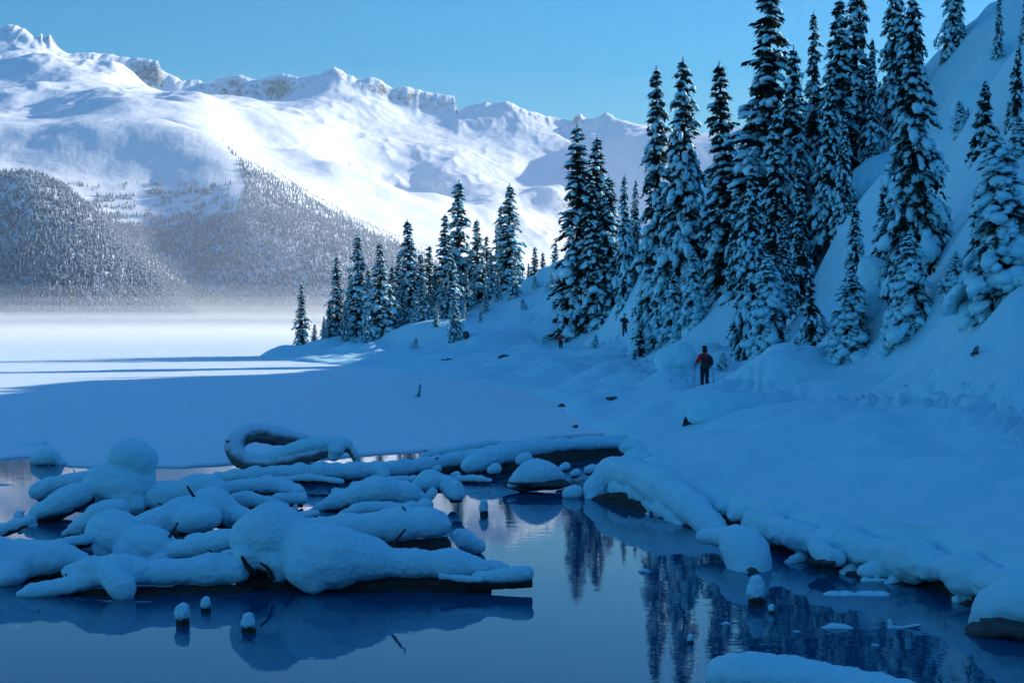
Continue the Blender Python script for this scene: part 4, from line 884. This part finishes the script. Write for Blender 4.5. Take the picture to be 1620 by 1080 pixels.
stump(1195, 940, 15, 21.2, 'snowy post in the water below the block shaped boulder', tall=1.5, seed=45)
stump(1220, 964, 5, 20.3, 'thin stub beside the snowy post below the block shaped boulder', tall=1.5, seed=46)
stump(1092, 1012, 5, 18.2, 'small dark stub alone in the middle of the pool', tall=1.6, seed=47)
stump(467 + 0, 806, 5, 30, 'tiny stub at the bright gap left of the lone humped log', tall=1.2, seed=48)
snow_log('floating_branch', 'flat dark snowy branch floating left of the nearest stump', 'branch', [[(345, 991, 3, 19.4), (362, 990, 5, 19.4), (376, 993, 3, 19.4)]], None, seed=49)
snow_log('driftwood_chunk', 'heart shaped snowy chunk off the end of the sawn log', 'driftwood', [[(727, 846, 11, 24.6), (738, 858, 15, 24.6), (755, 866, 12, 24.6)]], None, seed=50)
snow_log('floating_slab', 'flat slab of snow on driftwood right of the snowy post', 'driftwood', [[(1290, 955, 8, 20.9), (1320, 950, 13, 20.9), (1350, 953, 15, 20.9), (1385, 954, 16, 20.9), (1410, 956, 11, 20.9)], [(1225, 955, 6, 20.8), (1260, 958, 7, 20.8), (1295, 960, 6, 20.8)]], None, seed=51, flat=.4)
snow_log('floating_slab', 'thin oval snow pad floating alone right of the pool middle', 'driftwood', [[(1302, 996, 5, 18.6), (1325, 994, 8, 18.6), (1348, 998, 5, 18.6)]], None, seed=52, flat=.4)
snow_log('floating_branch', 'forked twig with snow floating at the lower right', 'branch', [[(1405, 996, 4, 18.6), (1430, 992, 4, 18.6), (1455, 988, 2.5, 18.6)], [(1410, 992, 5, 18.6), (1407, 982, 4, 18.6)]], None, seed=53)
snow_log('floating_branch', 'short dark twig lying on the water in the tree reflection', 'branch', [[(1052, 958, 3, 20.1), (1060, 962, 4, 20.1), (1068, 966, 2, 20.1)]], None, seed=54)
snow_log('floating_branch', 'dark stick on the water at the left frame edge', 'branch', [[(-10, 769, 3, 35), (15, 768, 2.5, 35), (30, 769, 1.5, 35)]], None, seed=55)
snow_boulder('snowy_boulder', 'snow-capped rock by the ice edge at the far left', 'boulder', [[(60, 728, 12, 40), (78, 724, 15, 40), (95, 734, 8, 40)]], G2, seed=56)
snow_log('ice_edge_branch', 'low frosted branch lying on the ice at the far left', 'branch', [[(38, 707, 5, 45.5), (52, 704, 5, 45.5)], [(58, 708, 4, 45.5), (68, 702, 6, 45.5)]], None, seed=57)
# --- nearest mound, bottom of the frame
snow_log('driftwood_log', 'smooth snow-covered log nearest the viewer at the bottom edge', 'log', [[(1150, 1072, 34, 14.6), (1200, 1070, 36, 14.3), (1290, 1088, 40, 14), (1400, 1115, 44, 13.6), (1500, 1150, 46, 13.2)]], G1, seed=58, lumps=.08)
# --- pool head stones
for (px, py, r, Y, lab, sd) in [
    (905, 780, 15, 32.5, 'round snow-capped stone at the right corner of the pool head', 61), (781, 742, 10, 36.5, 'arched snowy stone left of the whale shaped boulder', 62),
    (828, 727, 13, 37.5, 'round stone perched behind the whale shaped boulder', 63), (893, 738, 8, 36, 'leftmost pebble sized snow stone at the pool head', 64), (910, 748, 8, 35.5, 'middle pebble sized snow stone at the pool head', 65),
    (934, 742, 10, 35.5, 'rightmost pebble sized snow stone at the pool head', 66), (884, 752, 6, 35, 'tiny stone touching the whale shaped boulder', 67), (720, 752, 8, 36.5, 'small snow lump under the long log left of the arched stone', 68), (690, 742, 8, 37, 'small snow lump against the middle of the long log', 69)]:
    snow_boulder('snowy_stone', lab, 'stone', [[(px - r * .3, py + 2, r * .75, Y), (px + r * .3, py, r * .85, Y)]], 'snow-capped stones at the head of the pool', seed=sd)
snow_boulder('snowy_boulder', 'whale shaped snowy boulder at the head of the pool', 'boulder', [[(808, 768, 6, 33.4), (825, 758, 16, 33.5), (848, 752, 24, 33.6), (870, 752, 17, 33.8), (884, 755, 10, 34)]], G2, seed=70)
# --- right bank
snow_log('bank_log', 'long snow-draped log arching down the bank into the pool', 'log',
  [[(938, 788, 14, 32.3), (948, 768, 19, 32.6), (972, 752, 24, 32.6), (1010, 758, 26, 31.4), (1050, 778, 28, 30), (1090, 804, 28, 28.5), (1122, 832, 22, 27.2), (1140, 846, 14, 26.6)],
   [(975, 775, 14, 32), (1010, 782, 15, 30.9), (1050, 808, 15, 29.4), (1085, 832, 14, 28.2)], [(970, 735, 10, 33), (990, 733, 10, 33.2), (1020, 745, 12, 32.4)]], G1,
  wood=[[(935, 800, 22, 32.4), (1000, 795, 30, 31.2), (1060, 820, 34, 29.4), (1130, 865, 34, 27)]], seed=71, wr=.85, drop=.2, amp=.1)
snow_boulder('snowy_boulder', 'tall block shaped snow pillar standing at the bank edge', 'boulder', [[(1165, 858, 26, 23.6), (1180, 875, 36, 23.3), (1186, 900, 36, 23.1), (1186, 918, 32, 23)], [(1112, 848, 12, 24.6), (1135, 850, 14, 24.4), (1160, 852, 18, 24)]], G2, seed=72, flat=.9)
snow_boulder('snowy_boulder', 'hanging snow blob under the bank lip right of the snow pillar', 'boulder', [[(1290, 862, 14, 22.9), (1305, 880, 18, 22.6), (1325, 886, 13, 22.6)]], G2, seed=73, flat=.8)
snow_boulder('snowy_boulder', 'low snow ledge at the water left of the big round lump', 'boulder', [[(1368, 905, 12, 22.2), (1390, 902, 16, 22.2), (1415, 905, 14, 22.2)], [(1368, 920, 7, 22), (1400, 922, 7, 22)]], G2, seed=74)
snow_boulder('snowy_boulder', 'big round snow lump bulging from the bank', 'boulder', [[(1425, 880, 26, 22.4), (1448, 888, 36, 22.1), (1465, 902, 30, 21.9)]], G2, seed=75, flat=.8)
snow_boulder('snowy_boulder', 'small egg shaped lump right of the big round lump', 'boulder', [[(1498, 925, 15, 21.3), (1502, 935, 14, 21.2)]], G2, seed=76, flat=.9)
snow_boulder('snowy_boulder', 'sloping snow lump between the egg shaped one and the frame edge', 'boulder', [[(1520, 880, 22, 22), (1535, 900, 30, 21.6), (1555, 918, 26, 21.2)], [(1560, 930, 14, 20.6), (1580, 935, 16, 20.4)]], G2, seed=77, flat=.8)
snow_boulder('snowy_boulder', 'snow-covered boulder in the lower right corner', 'boulder', [[(1555, 988, 22, 18.6), (1585, 968, 38, 18.4), (1625, 960, 44, 18.2), (1665, 965, 40, 18)]], G2, seed=78, flat=.7)
snow_boulder('snowy_boulder', 'snow lump at the right frame edge above the corner boulder', 'boulder', [[(1600, 890, 30, 20.8), (1640, 900, 34, 20.2)]], G2, seed=79, flat=.8)
rg = np.random.default_rng(77)
EDGE = [(962, 798, 32.2), (1030, 826, 29.6), (1092, 862, 26.8), (1262, 890, 23.7), (1348, 905, 22.6), (1420, 922, 21.8), (1532, 948, 20.3)]
NTH = ['first', 'second', 'third', 'fourth', 'fifth', 'sixth', 'seventh', 'eighth', 'ninth', 'tenth', 'eleventh']
for k, (px, py, Y) in enumerate(EDGE):
    r = rg.uniform(11, 17)
    snow_boulder('snowy_stone', 'snow-capped stone at the right bank water line, %s from the left' % NTH[k], 'stone', [[(px - r * 1.1, py + 2, r * .55, Y), (px, py - r * .2, r * .9, Y + .1), (px + r * .9, py - r * .5, r * .9, Y + .35)]], 'stones at the water line of the right bank', seed=200 + k, rock=.8, sink=.5, amp=.12)
for k, (px, py, lab) in enumerate([(1262, 1000, 'bark chip with snow drifting left of the oval snow pad'), (1385, 1022, 'bark chip with snow drifting below the oval snow pad'), (1020, 905, 'bark chip with snow drifting under the bank log reflection'), (1150, 988, 'bark chip with snow drifting above the nearest log')]):
    Y = 9000.0 / (py - 510); r = rg.uniform(4, 6)
    snow_log('floating_chip', lab, 'bark chip', [[(px - r * 1.6, py, r * .5, Y), (px, py - 1, r * .8, Y), (px + r * 1.4, py + 1, r * .45, Y)]], 'snowy bark chips drifting on the pool', seed=230 + k, flat=.35)
# continuous lip of snow along the bank between the lumps
snow_log('snow_cornice', 'rounded lip of snow overhanging the right bank edge', 'snow cornice', [[(1190, 828, 20, 25.8), (1232, 842, 22, 24.9), (1282, 856, 25, 23.9), (1353, 872, 27, 22.9), (1434, 888, 29, 21.9), (1496, 903, 30, 20.9), (1564, 922, 32, 19.9), (1620, 942, 34, 18.9), (1700, 968, 36, 18)]], None, wood=[], seed=80, lumps=.75, amp=.16)
for (px, py, r, Y, lab, sd) in [(1172, 812, 12, 27, 'small snow bump behind the lower end of the bank log', 81), (1150, 800, 11, 28, 'snow bump touching the middle of the bank log', 82), (1105, 770, 12, 30.5, 'snow bump above the bank log', 83),
                                (1010, 720, 13, 36, 'round snow bump behind the top of the bank log', 84), (1000, 705, 12, 40, 'domed snow bump at the end of the dark sided log', 85), (1045, 728, 10, 35, 'little snow bump right of the bank log top', 86), (1215, 838, 11, 25.2, 'snow bump above the snow pillar', 87)]:
    snow_boulder('snow_bump', lab, 'snow bump', [[(px - r, py + 3, r * .8, Y), (px, py, r, Y), (px + r * .9, py + 4, r * .75, Y)]], 'snow bumps on the right bank', seed=sd)
# --- things on the bank
snow_log('bank_log', 'thick snow slab over a dark log on the bank below the trail', 'log', [[(1095, 650, 16, 45), (1120, 646, 20, 45), (1160, 645, 21, 45), (1200, 644, 20, 45.3), (1240, 640, 16, 46)], [(1100, 660, 13, 44.7), (1135, 662, 13, 44.7), (1180, 660, 12, 44.8)]], None, wood=[[(1086, 674, 18, 45.2), (1130, 678, 19, 45.1), (1200, 672, 18, 45.4)]], wr=.8, drop=0, seed=91)
snow_boulder('snowy_boulder', 'great smooth snow dome right of the hiker in red', 'boulder', [[(1215, 590, 26, 56), (1240, 580, 36, 56), (1268, 590, 28, 56)]], G2, seed=92, lumps=.08)
snow_boulder('snowy_boulder', 'low snow dome left of the hiker in red', 'boulder', [[(1055, 570, 20, 66), (1078, 565, 24, 66)]], G2, seed=93, lumps=.08)
snow_boulder('snowy_boulder', 'high snow bulge between the squat fir and the tall clumpy fir', 'boulder', [[(1378, 425, 20, 57), (1390, 445, 32, 57), (1396, 480, 44, 57)], [(1366, 492, 30, 56.5), (1345, 505, 22, 56.5)]], G2, seed=94, lumps=.1)
snow_boulder('snowy_boulder', 'huge smooth snow bulge high in the right hand stand', 'boulder', [[(1355, 300, 22, 77), (1388, 282, 32, 78), (1420, 268, 26, 79), (1400, 300, 28, 77)]], G2, seed=95, lumps=.1)
snow_log('snow_cornice', 'rounded overhanging snow slab at the right frame edge', 'snow cornice', [[(1540, 500, 24, 43), (1575, 488, 30, 43), (1620, 465, 30, 43), (1680, 440, 30, 43)]], None, wood=[], seed=96, lumps=.1)
EXPOSED = [(965, 637, 13, 7, 62, 'angular dark rock showing through the snow on the bank'), (888, 646, 6, 6, 66, 'pointed dark rock at the lake edge left of the angular one'), (910, 681, 5, 7, 53, 'dark rock end under a snow shoulder near the pool head'),
           (801, 568, 12, 6, 118, 'grey rock face under a snow cap on the far bank'), (1046, 583, 6, 8, 66, 'small split rock beside the trail left of the hiker in red'), (1554, 547, 9, 9, 44, 'dark rock in a hollow on the right slope'),
           (708, 571, 8, 3, 125, 'thin dark rock lying left on the far bank'), (773, 578, 6, 3, 116, 'small dark rock below the grey rock face on the far bank'), (737, 530, 5, 5, 139, 'grey rock at the foot of the small forward fir')]
for k, (px, py, rx, rz, Y, lab) in enumerate(EXPOSED):
    q = P(px, py, Y); o = add('rock', rock_mesh((rx * Y / F, .8 * rx * Y / F, rz * Y / F * 1.2), 300 + k, ICO2, .5), M_ROCK); o.location = Vector(q); tag(o, lab, 'rock', 'bare rocks on the bank', 'thing')
def leaning_stick(px, py0, py1, dx, Y, label, seed):
    a = P(px, py0, Y); b = P(px + dx, py1, Y); root = np.array([a[0], a[1], 0.05]); o = empty('driftwood_stick', root, label, 'stick')
    pts = catmull(np.array([a - root - [0, 0, .3], (a + b) / 2 - root + [.03, 0, 0], b - root]), 8)
    V, Q, T = tube(pts, np.linspace(.13, .07, 8), 8, .12, seed); add('wood', mesh_np('wood', V, [Q, T], True), M_GREYWOOD, o)
    add('snow_cap', snow_shape([[(px - 3, py0 - 3, 4, Y - .1), (px + dx * .5 - 2, (py0 + py1) / 2, 3, Y - .1)]], root, .02, .06, seed), M_SHADED_SNOW, o)
leaning_stick(659, 629, 606, 6, 75, 'short leaning stick standing alone on the frozen lake', 5)

# ------------------------------------------------------------------ hikers
def cloth(name, c, rough=.85):
    m, n, l, b = new_mat(name); g = N(n, 'ShaderNodeNewGeometry'); t = noise_tex(n, l, g.outputs['Position'], 30, 3)
    l.new(ramp(n, l, t.outputs[0], [(.3, tuple(.8 * v for v in c)), (.7, tuple(min(1, 1.15 * v) for v in c))]), b.inputs['Base Color']); b.inputs['Roughness'].default_value = rough
    l.new(bump(n, l, t.outputs[0], .4, .01), b.inputs['Normal']); return m
M_RED = cloth('red_jacket', (.85, .03, .035)); M_MAROON = cloth('maroon_jacket', (.45, .04, .07)); M_NAVY = cloth('dark_navy_cloth', (.018, .022, .03)); M_BLACK = cloth('black_cloth', (.012, .012, .014)); M_SKIN = cloth('skin', (.45, .27, .2), .5)
M_GREYC = cloth('charcoal_cloth', (.03, .032, .036)); M_POLE = cloth('pole_metal', (.08, .08, .09), .4)
def skin_mesh(verts, edges, radii, sub=2, root=0):
    me = bpy.data.meshes.new('sk'); me.from_pydata([tuple(v) for v in verts], edges, []); o = bpy.data.objects.new('sk', me); COL.objects.link(o)
    md = o.modifiers.new('skin', 'SKIN'); md.use_smooth_shade = True
    lay = me.skin_vertices[0] if me.skin_vertices else None
    if lay is None:
        bpy.context.view_layer.objects.active = o; bpy.ops.mesh.customdata_skin_add() if hasattr(bpy.ops.mesh, 'customdata_skin_add') else None; lay = me.skin_vertices[0]
    for k, r in enumerate(radii): lay.data[k].radius = (r, r) if not isinstance(r, tuple) else r
    lay.data[root].use_root = True
    sb = o.modifiers.new('sub', 'SUBSURF'); sb.levels = sub; sb.render_levels = sub
    dg = bpy.context.evaluated_depsgraph_get(); out = bpy.data.meshes.new_from_object(o.evaluated_get(dg), depsgraph=dg)
    COL.objects.unlink(o); bpy.data.objects.remove(o); out.polygons.foreach_set('use_smooth', np.full(len(out.polygons), True)); return out
def person(loc, rz, label, jacket, pose, pack=None, hat=M_BLACK, hs=1.0):
    o = empty('person', loc, label, 'person', 'hikers on the lakeside trail', rz); o.scale = (hs, hs, hs)
    J = {'pel': (0, 0, .95), 'sp': (0, .01, 1.14), 'ch': (0, .02, 1.36), 'nk': (0, .02, 1.49), 'hb': (0, .04, 1.57), 'hd': (0, .045, 1.68)}
    J.update({'hl': (-.09, 0, .90), 'kl': (-.10, .06, .50), 'al': (-.10, .0, .10), 'tl': (-.11, .15, .045), 'hr': (.09, 0, .90), 'kr': (.10, .03, .50), 'ar': (.10, -.04, .10), 'tr': (.11, .11, .045)})
    J.update({'sl': (-.185, .01, 1.41), 'sr': (.185, .01, 1.41)})
    J.update(pose)
    E = [('pel', 'sp'), ('sp', 'ch'), ('ch', 'nk'), ('nk', 'hb'), ('hb', 'hd'), ('pel', 'hl'), ('hl', 'kl'), ('kl', 'al'), ('al', 'tl'), ('pel', 'hr'), ('hr', 'kr'), ('kr', 'ar'), ('ar', 'tr'), ('ch', 'sl'), ('sl', 'el'), ('el', 'wl'), ('wl', 'pl'), ('ch', 'sr'), ('sr', 'er'), ('er', 'wr'), ('wr', 'pr')]
    R = {'pel': (.15, .11), 'sp': (.135, .10), 'ch': (.16, .11), 'nk': .055, 'hb': .085, 'hd': .085, 'hl': .095, 'hr': .095, 'kl': .06, 'kr': .06, 'al': .042, 'ar': .042, 'tl': .04, 'tr': .04, 'sl': .06, 'sr': .06, 'el': .043, 'er': .043, 'wl': .03, 'wr': .03, 'pl': .03, 'pr': .03}
    names = list(J); V = [np.array(J[k]) for k in names]; Rr = [R[k] for k in names]; ED = [(names.index(a), names.index(b)) for a, b in E]
    for sgn, w, p in ((-1, 'wl', 'pl'), (1, 'wr', 'pr')):       # five fingers closing on the pole
        base = np.array(J[p]); d = base - np.array(J[w]); d /= np.linalg.norm(d); sd = np.array([1.0, 0, 0]); up = np.cross(sd, d); pi = names.index(p)
        for f in range(4):
            off = up * (.024 - .016 * f); L = (.05, .056, .052, .042)[f]
            a = base + d * .02 + off; b_ = a + d * L; c = b_ - sd * sgn * .03 - d * .012
            i0 = len(V); V += [b_, c]; Rr += [.010, .009]; ED += [(pi, i0), (i0, i0 + 1)]
        i0 = len(V); V += [base + up * .045 - sd * sgn * .02, base + up * .05 + d * .03 - sd * sgn * .03]; Rr += [.012, .010]; ED += [(pi, i0), (i0, i0 + 1)]
    add('body', skin_mesh(V, ED, Rr, 1, 0), M_SKIN, o)
    def part(name, keys, edges, rad, mat):
        k = list(keys); return add(name, skin_mesh([J[q] for q in k], [(k.index(a), k.index(b)) for a, b in edges], [rad[q] for q in k], 2, 0), mat, o)
    part('jacket', ['sp', 'pel', 'ch', 'nk', 'sl', 'el', 'wl', 'sr'], [('sp', 'pel'), ('sp', 'ch'), ('ch', 'nk'), ('ch', 'sl'), ('sl', 'el'), ('el', 'wl'), ('ch', 'sr')],
         {'sp': (.18, .14), 'pel': (.19, .15), 'ch': (.20, .145), 'nk': .09, 'sl': .10, 'el': .075, 'wl': .055, 'sr': .10}, jacket)
    part('sleeve', ['sr', 'er', 'wr'], [('sr', 'er'), ('er', 'wr')], {'sr': .102, 'er': .077, 'wr': .057}, M_NAVY if pack else jacket)
    part('trousers', ['pel', 'hl', 'kl', 'al', 'hr', 'kr', 'ar'], [('pel', 'hl'), ('hl', 'kl'), ('kl', 'al'), ('pel', 'hr'), ('hr', 'kr'), ('kr', 'ar')], {'pel': (.175, .135), 'hl': .125, 'kl': .088, 'al': .075, 'hr': .125, 'kr': .088, 'ar': .075}, M_NAVY)
    for a, t in (('al', 'tl'), ('ar', 'tr')): part('boot', [a, t], [(a, t)], {a: .07, t: .055}, M_BLACK)
    T = ICO3[0].copy(); T[:, 2] = np.where(T[:, 2] < -.1, -.1 - .25 * (T[:, 2] + .1), T[:, 2]); hd = np.array(J['hd'])
    add('hat', mesh_np('hat', T * np.array([.118, .13, .125]) + hd + np.array([0, -.005, .035]), [ICO3[1]]), hat, o)
    if hat is M_BLACK: add('hair', mesh_np('hair', ICO2[0] * np.array([.115, .075, .12]) * (1 + .12 * noise3(ICO2[0] * 3))[:, None] + hd + np.array([0, -.06, -.06]), [ICO2[1]]), M_BLACK, o)
    for sx in (-1, 1): add('eye', mesh_np('eye', ICO1[0] * .012 + hd + np.array([sx * .033, .088, -.01]), [ICO1[1]]), M_BLACK, o); add('ear', mesh_np('ear', ICO1[0] * np.array([.012, .022, .032]) + hd + np.array([sx * .092, .0, -.03]), [ICO1[1]]), M_SKIN, o)
    add('nose', mesh_np('nose', ICO1[0] * np.array([.014, .022, .022]) + hd + np.array([0, .098, -.03]), [ICO1[1]]), M_SKIN, o)
    add('mouth', mesh_np('mouth', ICO1[0] * np.array([.026, .01, .008]) + hd + np.array([0, .086, -.07]), [ICO1[1]]), M_MAROON, o)
    if pack:
        bm = bmesh.new(); bmesh.ops.create_cube(bm, size=1); bmesh.ops.subdivide_edges(bm, edges=bm.edges[:], cuts=4, use_grid_fill=True)
        v = np.array([q.co[:] for q in bm.verts]); f = np.array([[q.index for q in p.verts] for p in bm.faces]); bm.free()
        n = v / np.linalg.norm(v, axis=1)[:, None] * .62; v = v * .62 + n * .38
        bp = add('backpack', mesh_np('backpack', v * np.array([.36, .22, .40]) + np.array([0, -.23, 1.07]), [f]), pack, o)
        add('pocket', mesh_np('pocket', v * np.array([.26, .12, .2]) + np.array([0, -.35, 1.0]), [f]), M_GREYC, bp)
        for sx in (-1, 1):
            q = catmull(np.array([[sx * .12, -.17, 1.26], [sx * .13, -.06, 1.49], [sx * .13, .16, 1.36], [sx * .16, .0, 1.02]]), 10); Vv, Q, Tt = tube(q, np.full(10, .02), 6, 0); add('strap', mesh_np('strap', Vv, [Q, Tt]), M_BLACK, bp)
    return o, J
def pole(o, J, hand, tip, label):
    Mw = Matrix.Translation(o.location) @ Matrix.Rotation(o.rotation_euler[2], 4, 'Z')
    h = Mw @ (Vector(J[hand]) * o.scale[0]); t = Mw @ Vector(tip); t.z = float(ground(t.x, t.y)) - .06
    ax = (h - t); top = h + ax.normalized() * .07; root = np.array(t)
    r = empty('trekking_pole', root, label, 'pole', 'trekking poles of the hikers'); a = np.array(top) - root
    V, Q, T = tube(np.array([a * 0, a * .5, a * .9]), np.array([.009, .010, .011]), 7, 0); add('shaft', mesh_np('shaft', V, [Q, T]), M_POLE, r)
    V, Q, T = tube(np.array([a * .88, a]), np.array([.016, .019]), 7, 0); add('grip', mesh_np('grip', V, [Q, T]), M_BLACK, r)
    d = a / np.linalg.norm(a); V, Q, T = tube(np.array([a * 0 + d * .08, d * .095]), np.array([.05, .045]), 10, 0); add('basket', mesh_np('basket', V, [Q, T]), M_BLACK, r)
def hiker_at(px, Y): x = xpix(px, Y); return (x, Y, float(ground(x, Y)) - .03)
WALK = {'el': (-.33, -.06, 1.17), 'wl': (-.36, .17, 1.06), 'pl': (-.36, .25, 1.07), 'er': (.30, -.08, 1.16), 'wr': (.33, .12, 1.0), 'pr': (.33, .20, 1.0)}
o, J = person(hiker_at(1115, 60), math.radians(4), 'hiker in red jacket with dark backpack walking away on the trail', M_RED, WALK, M_NAVY)
pole(o, J, 'pl', (-.42, .30, 0), 'trekking pole in the left hand of the hiker in red'); pole(o, J, 'pr', (.42, .1, 0), 'trekking pole in the right hand of the hiker in red')
o, J = person(hiker_at(887, 130), math.radians(-10), 'far hiker in maroon jacket below the tall dark spire', M_MAROON, {'el': (-.26, .02, 1.16), 'wl': (-.22, .2, 1.05), 'pl': (-.22, .27, 1.06), 'er': (.33, -.02, 1.2), 'wr': (.46, .12, 1.1), 'pr': (.5, .18, 1.08)}, None, M_NAVY)
pole(o, J, 'pr', (.62, .2, 0), 'trekking pole held out by the far hiker in maroon')
o, J = person(hiker_at(988, 112), math.radians(188), 'hiker in charcoal with raised arms behind a low snowy fir', M_GREYC, {'sl': (.185, .01, 1.41), 'el': (.30, .03, 1.17), 'wl': (.36, .16, 1.38), 'pl': (.37, .18, 1.46), 'sr': (-.185, .01, 1.41), 'er': (-.27, -.04, 1.15), 'wr': (-.34, .16, 1.12), 'pr': (-.35, .23, 1.14)}, None, M_NAVY)
pole(o, J, 'pl', (.52, .3, 0), 'trekking pole in the raised hand of the hiker in charcoal')

# ------------------------------------------------------------------ mist over the lake and thin haze
def vol_mat(name, dens, col=(1.0, .95, .88), g=0.35):
    m = bpy.data.materials.new(name); m.use_nodes = True; nt = m.node_tree; nt.nodes.clear()
    o = nt.nodes.new('ShaderNodeOutputMaterial'); v = nt.nodes.new('ShaderNodeVolumePrincipled')
    v.inputs['Color'].default_value = (*col, 1); v.inputs['Density'].default_value = dens; v.inputs['Anisotropy'].default_value = g
    nt.links.new(v.outputs[0], o.inputs['Volume']); return m
def mist(label, c, r, dens):
    o = add('mist', mesh_np('mist', ICO4[0] * np.array(r), [ICO4[1]]), vol_mat('mist', dens)); o.location = c
    tag(o, label, 'mist', 'mist over the lake', 'stuff')
for k, (h, d) in enumerate(((2.5, .0030), (4.5, .0022), (7, .0014), (10, .0009))):
    mist('bright low mist lying on the far lake', (-420, 1080 + 20 * k, 0), (1600, 900, h), d)
for k, (h, d) in enumerate(((7, .0016), (11, .0010), (16, .0006), (23, .0004), (33, .00025), (46, .00015))):
    mist('thin mist rising in soft layers against the far forest', (-500 - 40 * k, 1750 + 30 * k, 0), (2300 + 60 * k, 1050 + 20 * k, h), d)
mist('faint haze filling the valley before the forest slopes', (-500, 2500, 0), (3400, 1900, 300), 6e-5)
zlo = float(MT[2].min()) - 3
bm = bmesh.new(); bmesh.ops.create_cube(bm, size=1); hz = bpy.data.meshes.new('haze'); bm.to_mesh(hz); bm.free()
zhi = float(MT[2].max()) + 30
o = add('haze', hz, vol_mat('haze', 1.8e-5, (.62, .82, 1.0), .2)); o.location = (0, 4300, (zlo + zhi) / 2); o.scale = (26000, 9400, zhi - zlo)
tag(o, 'thin pale haze in the air', 'haze', None, 'stuff')
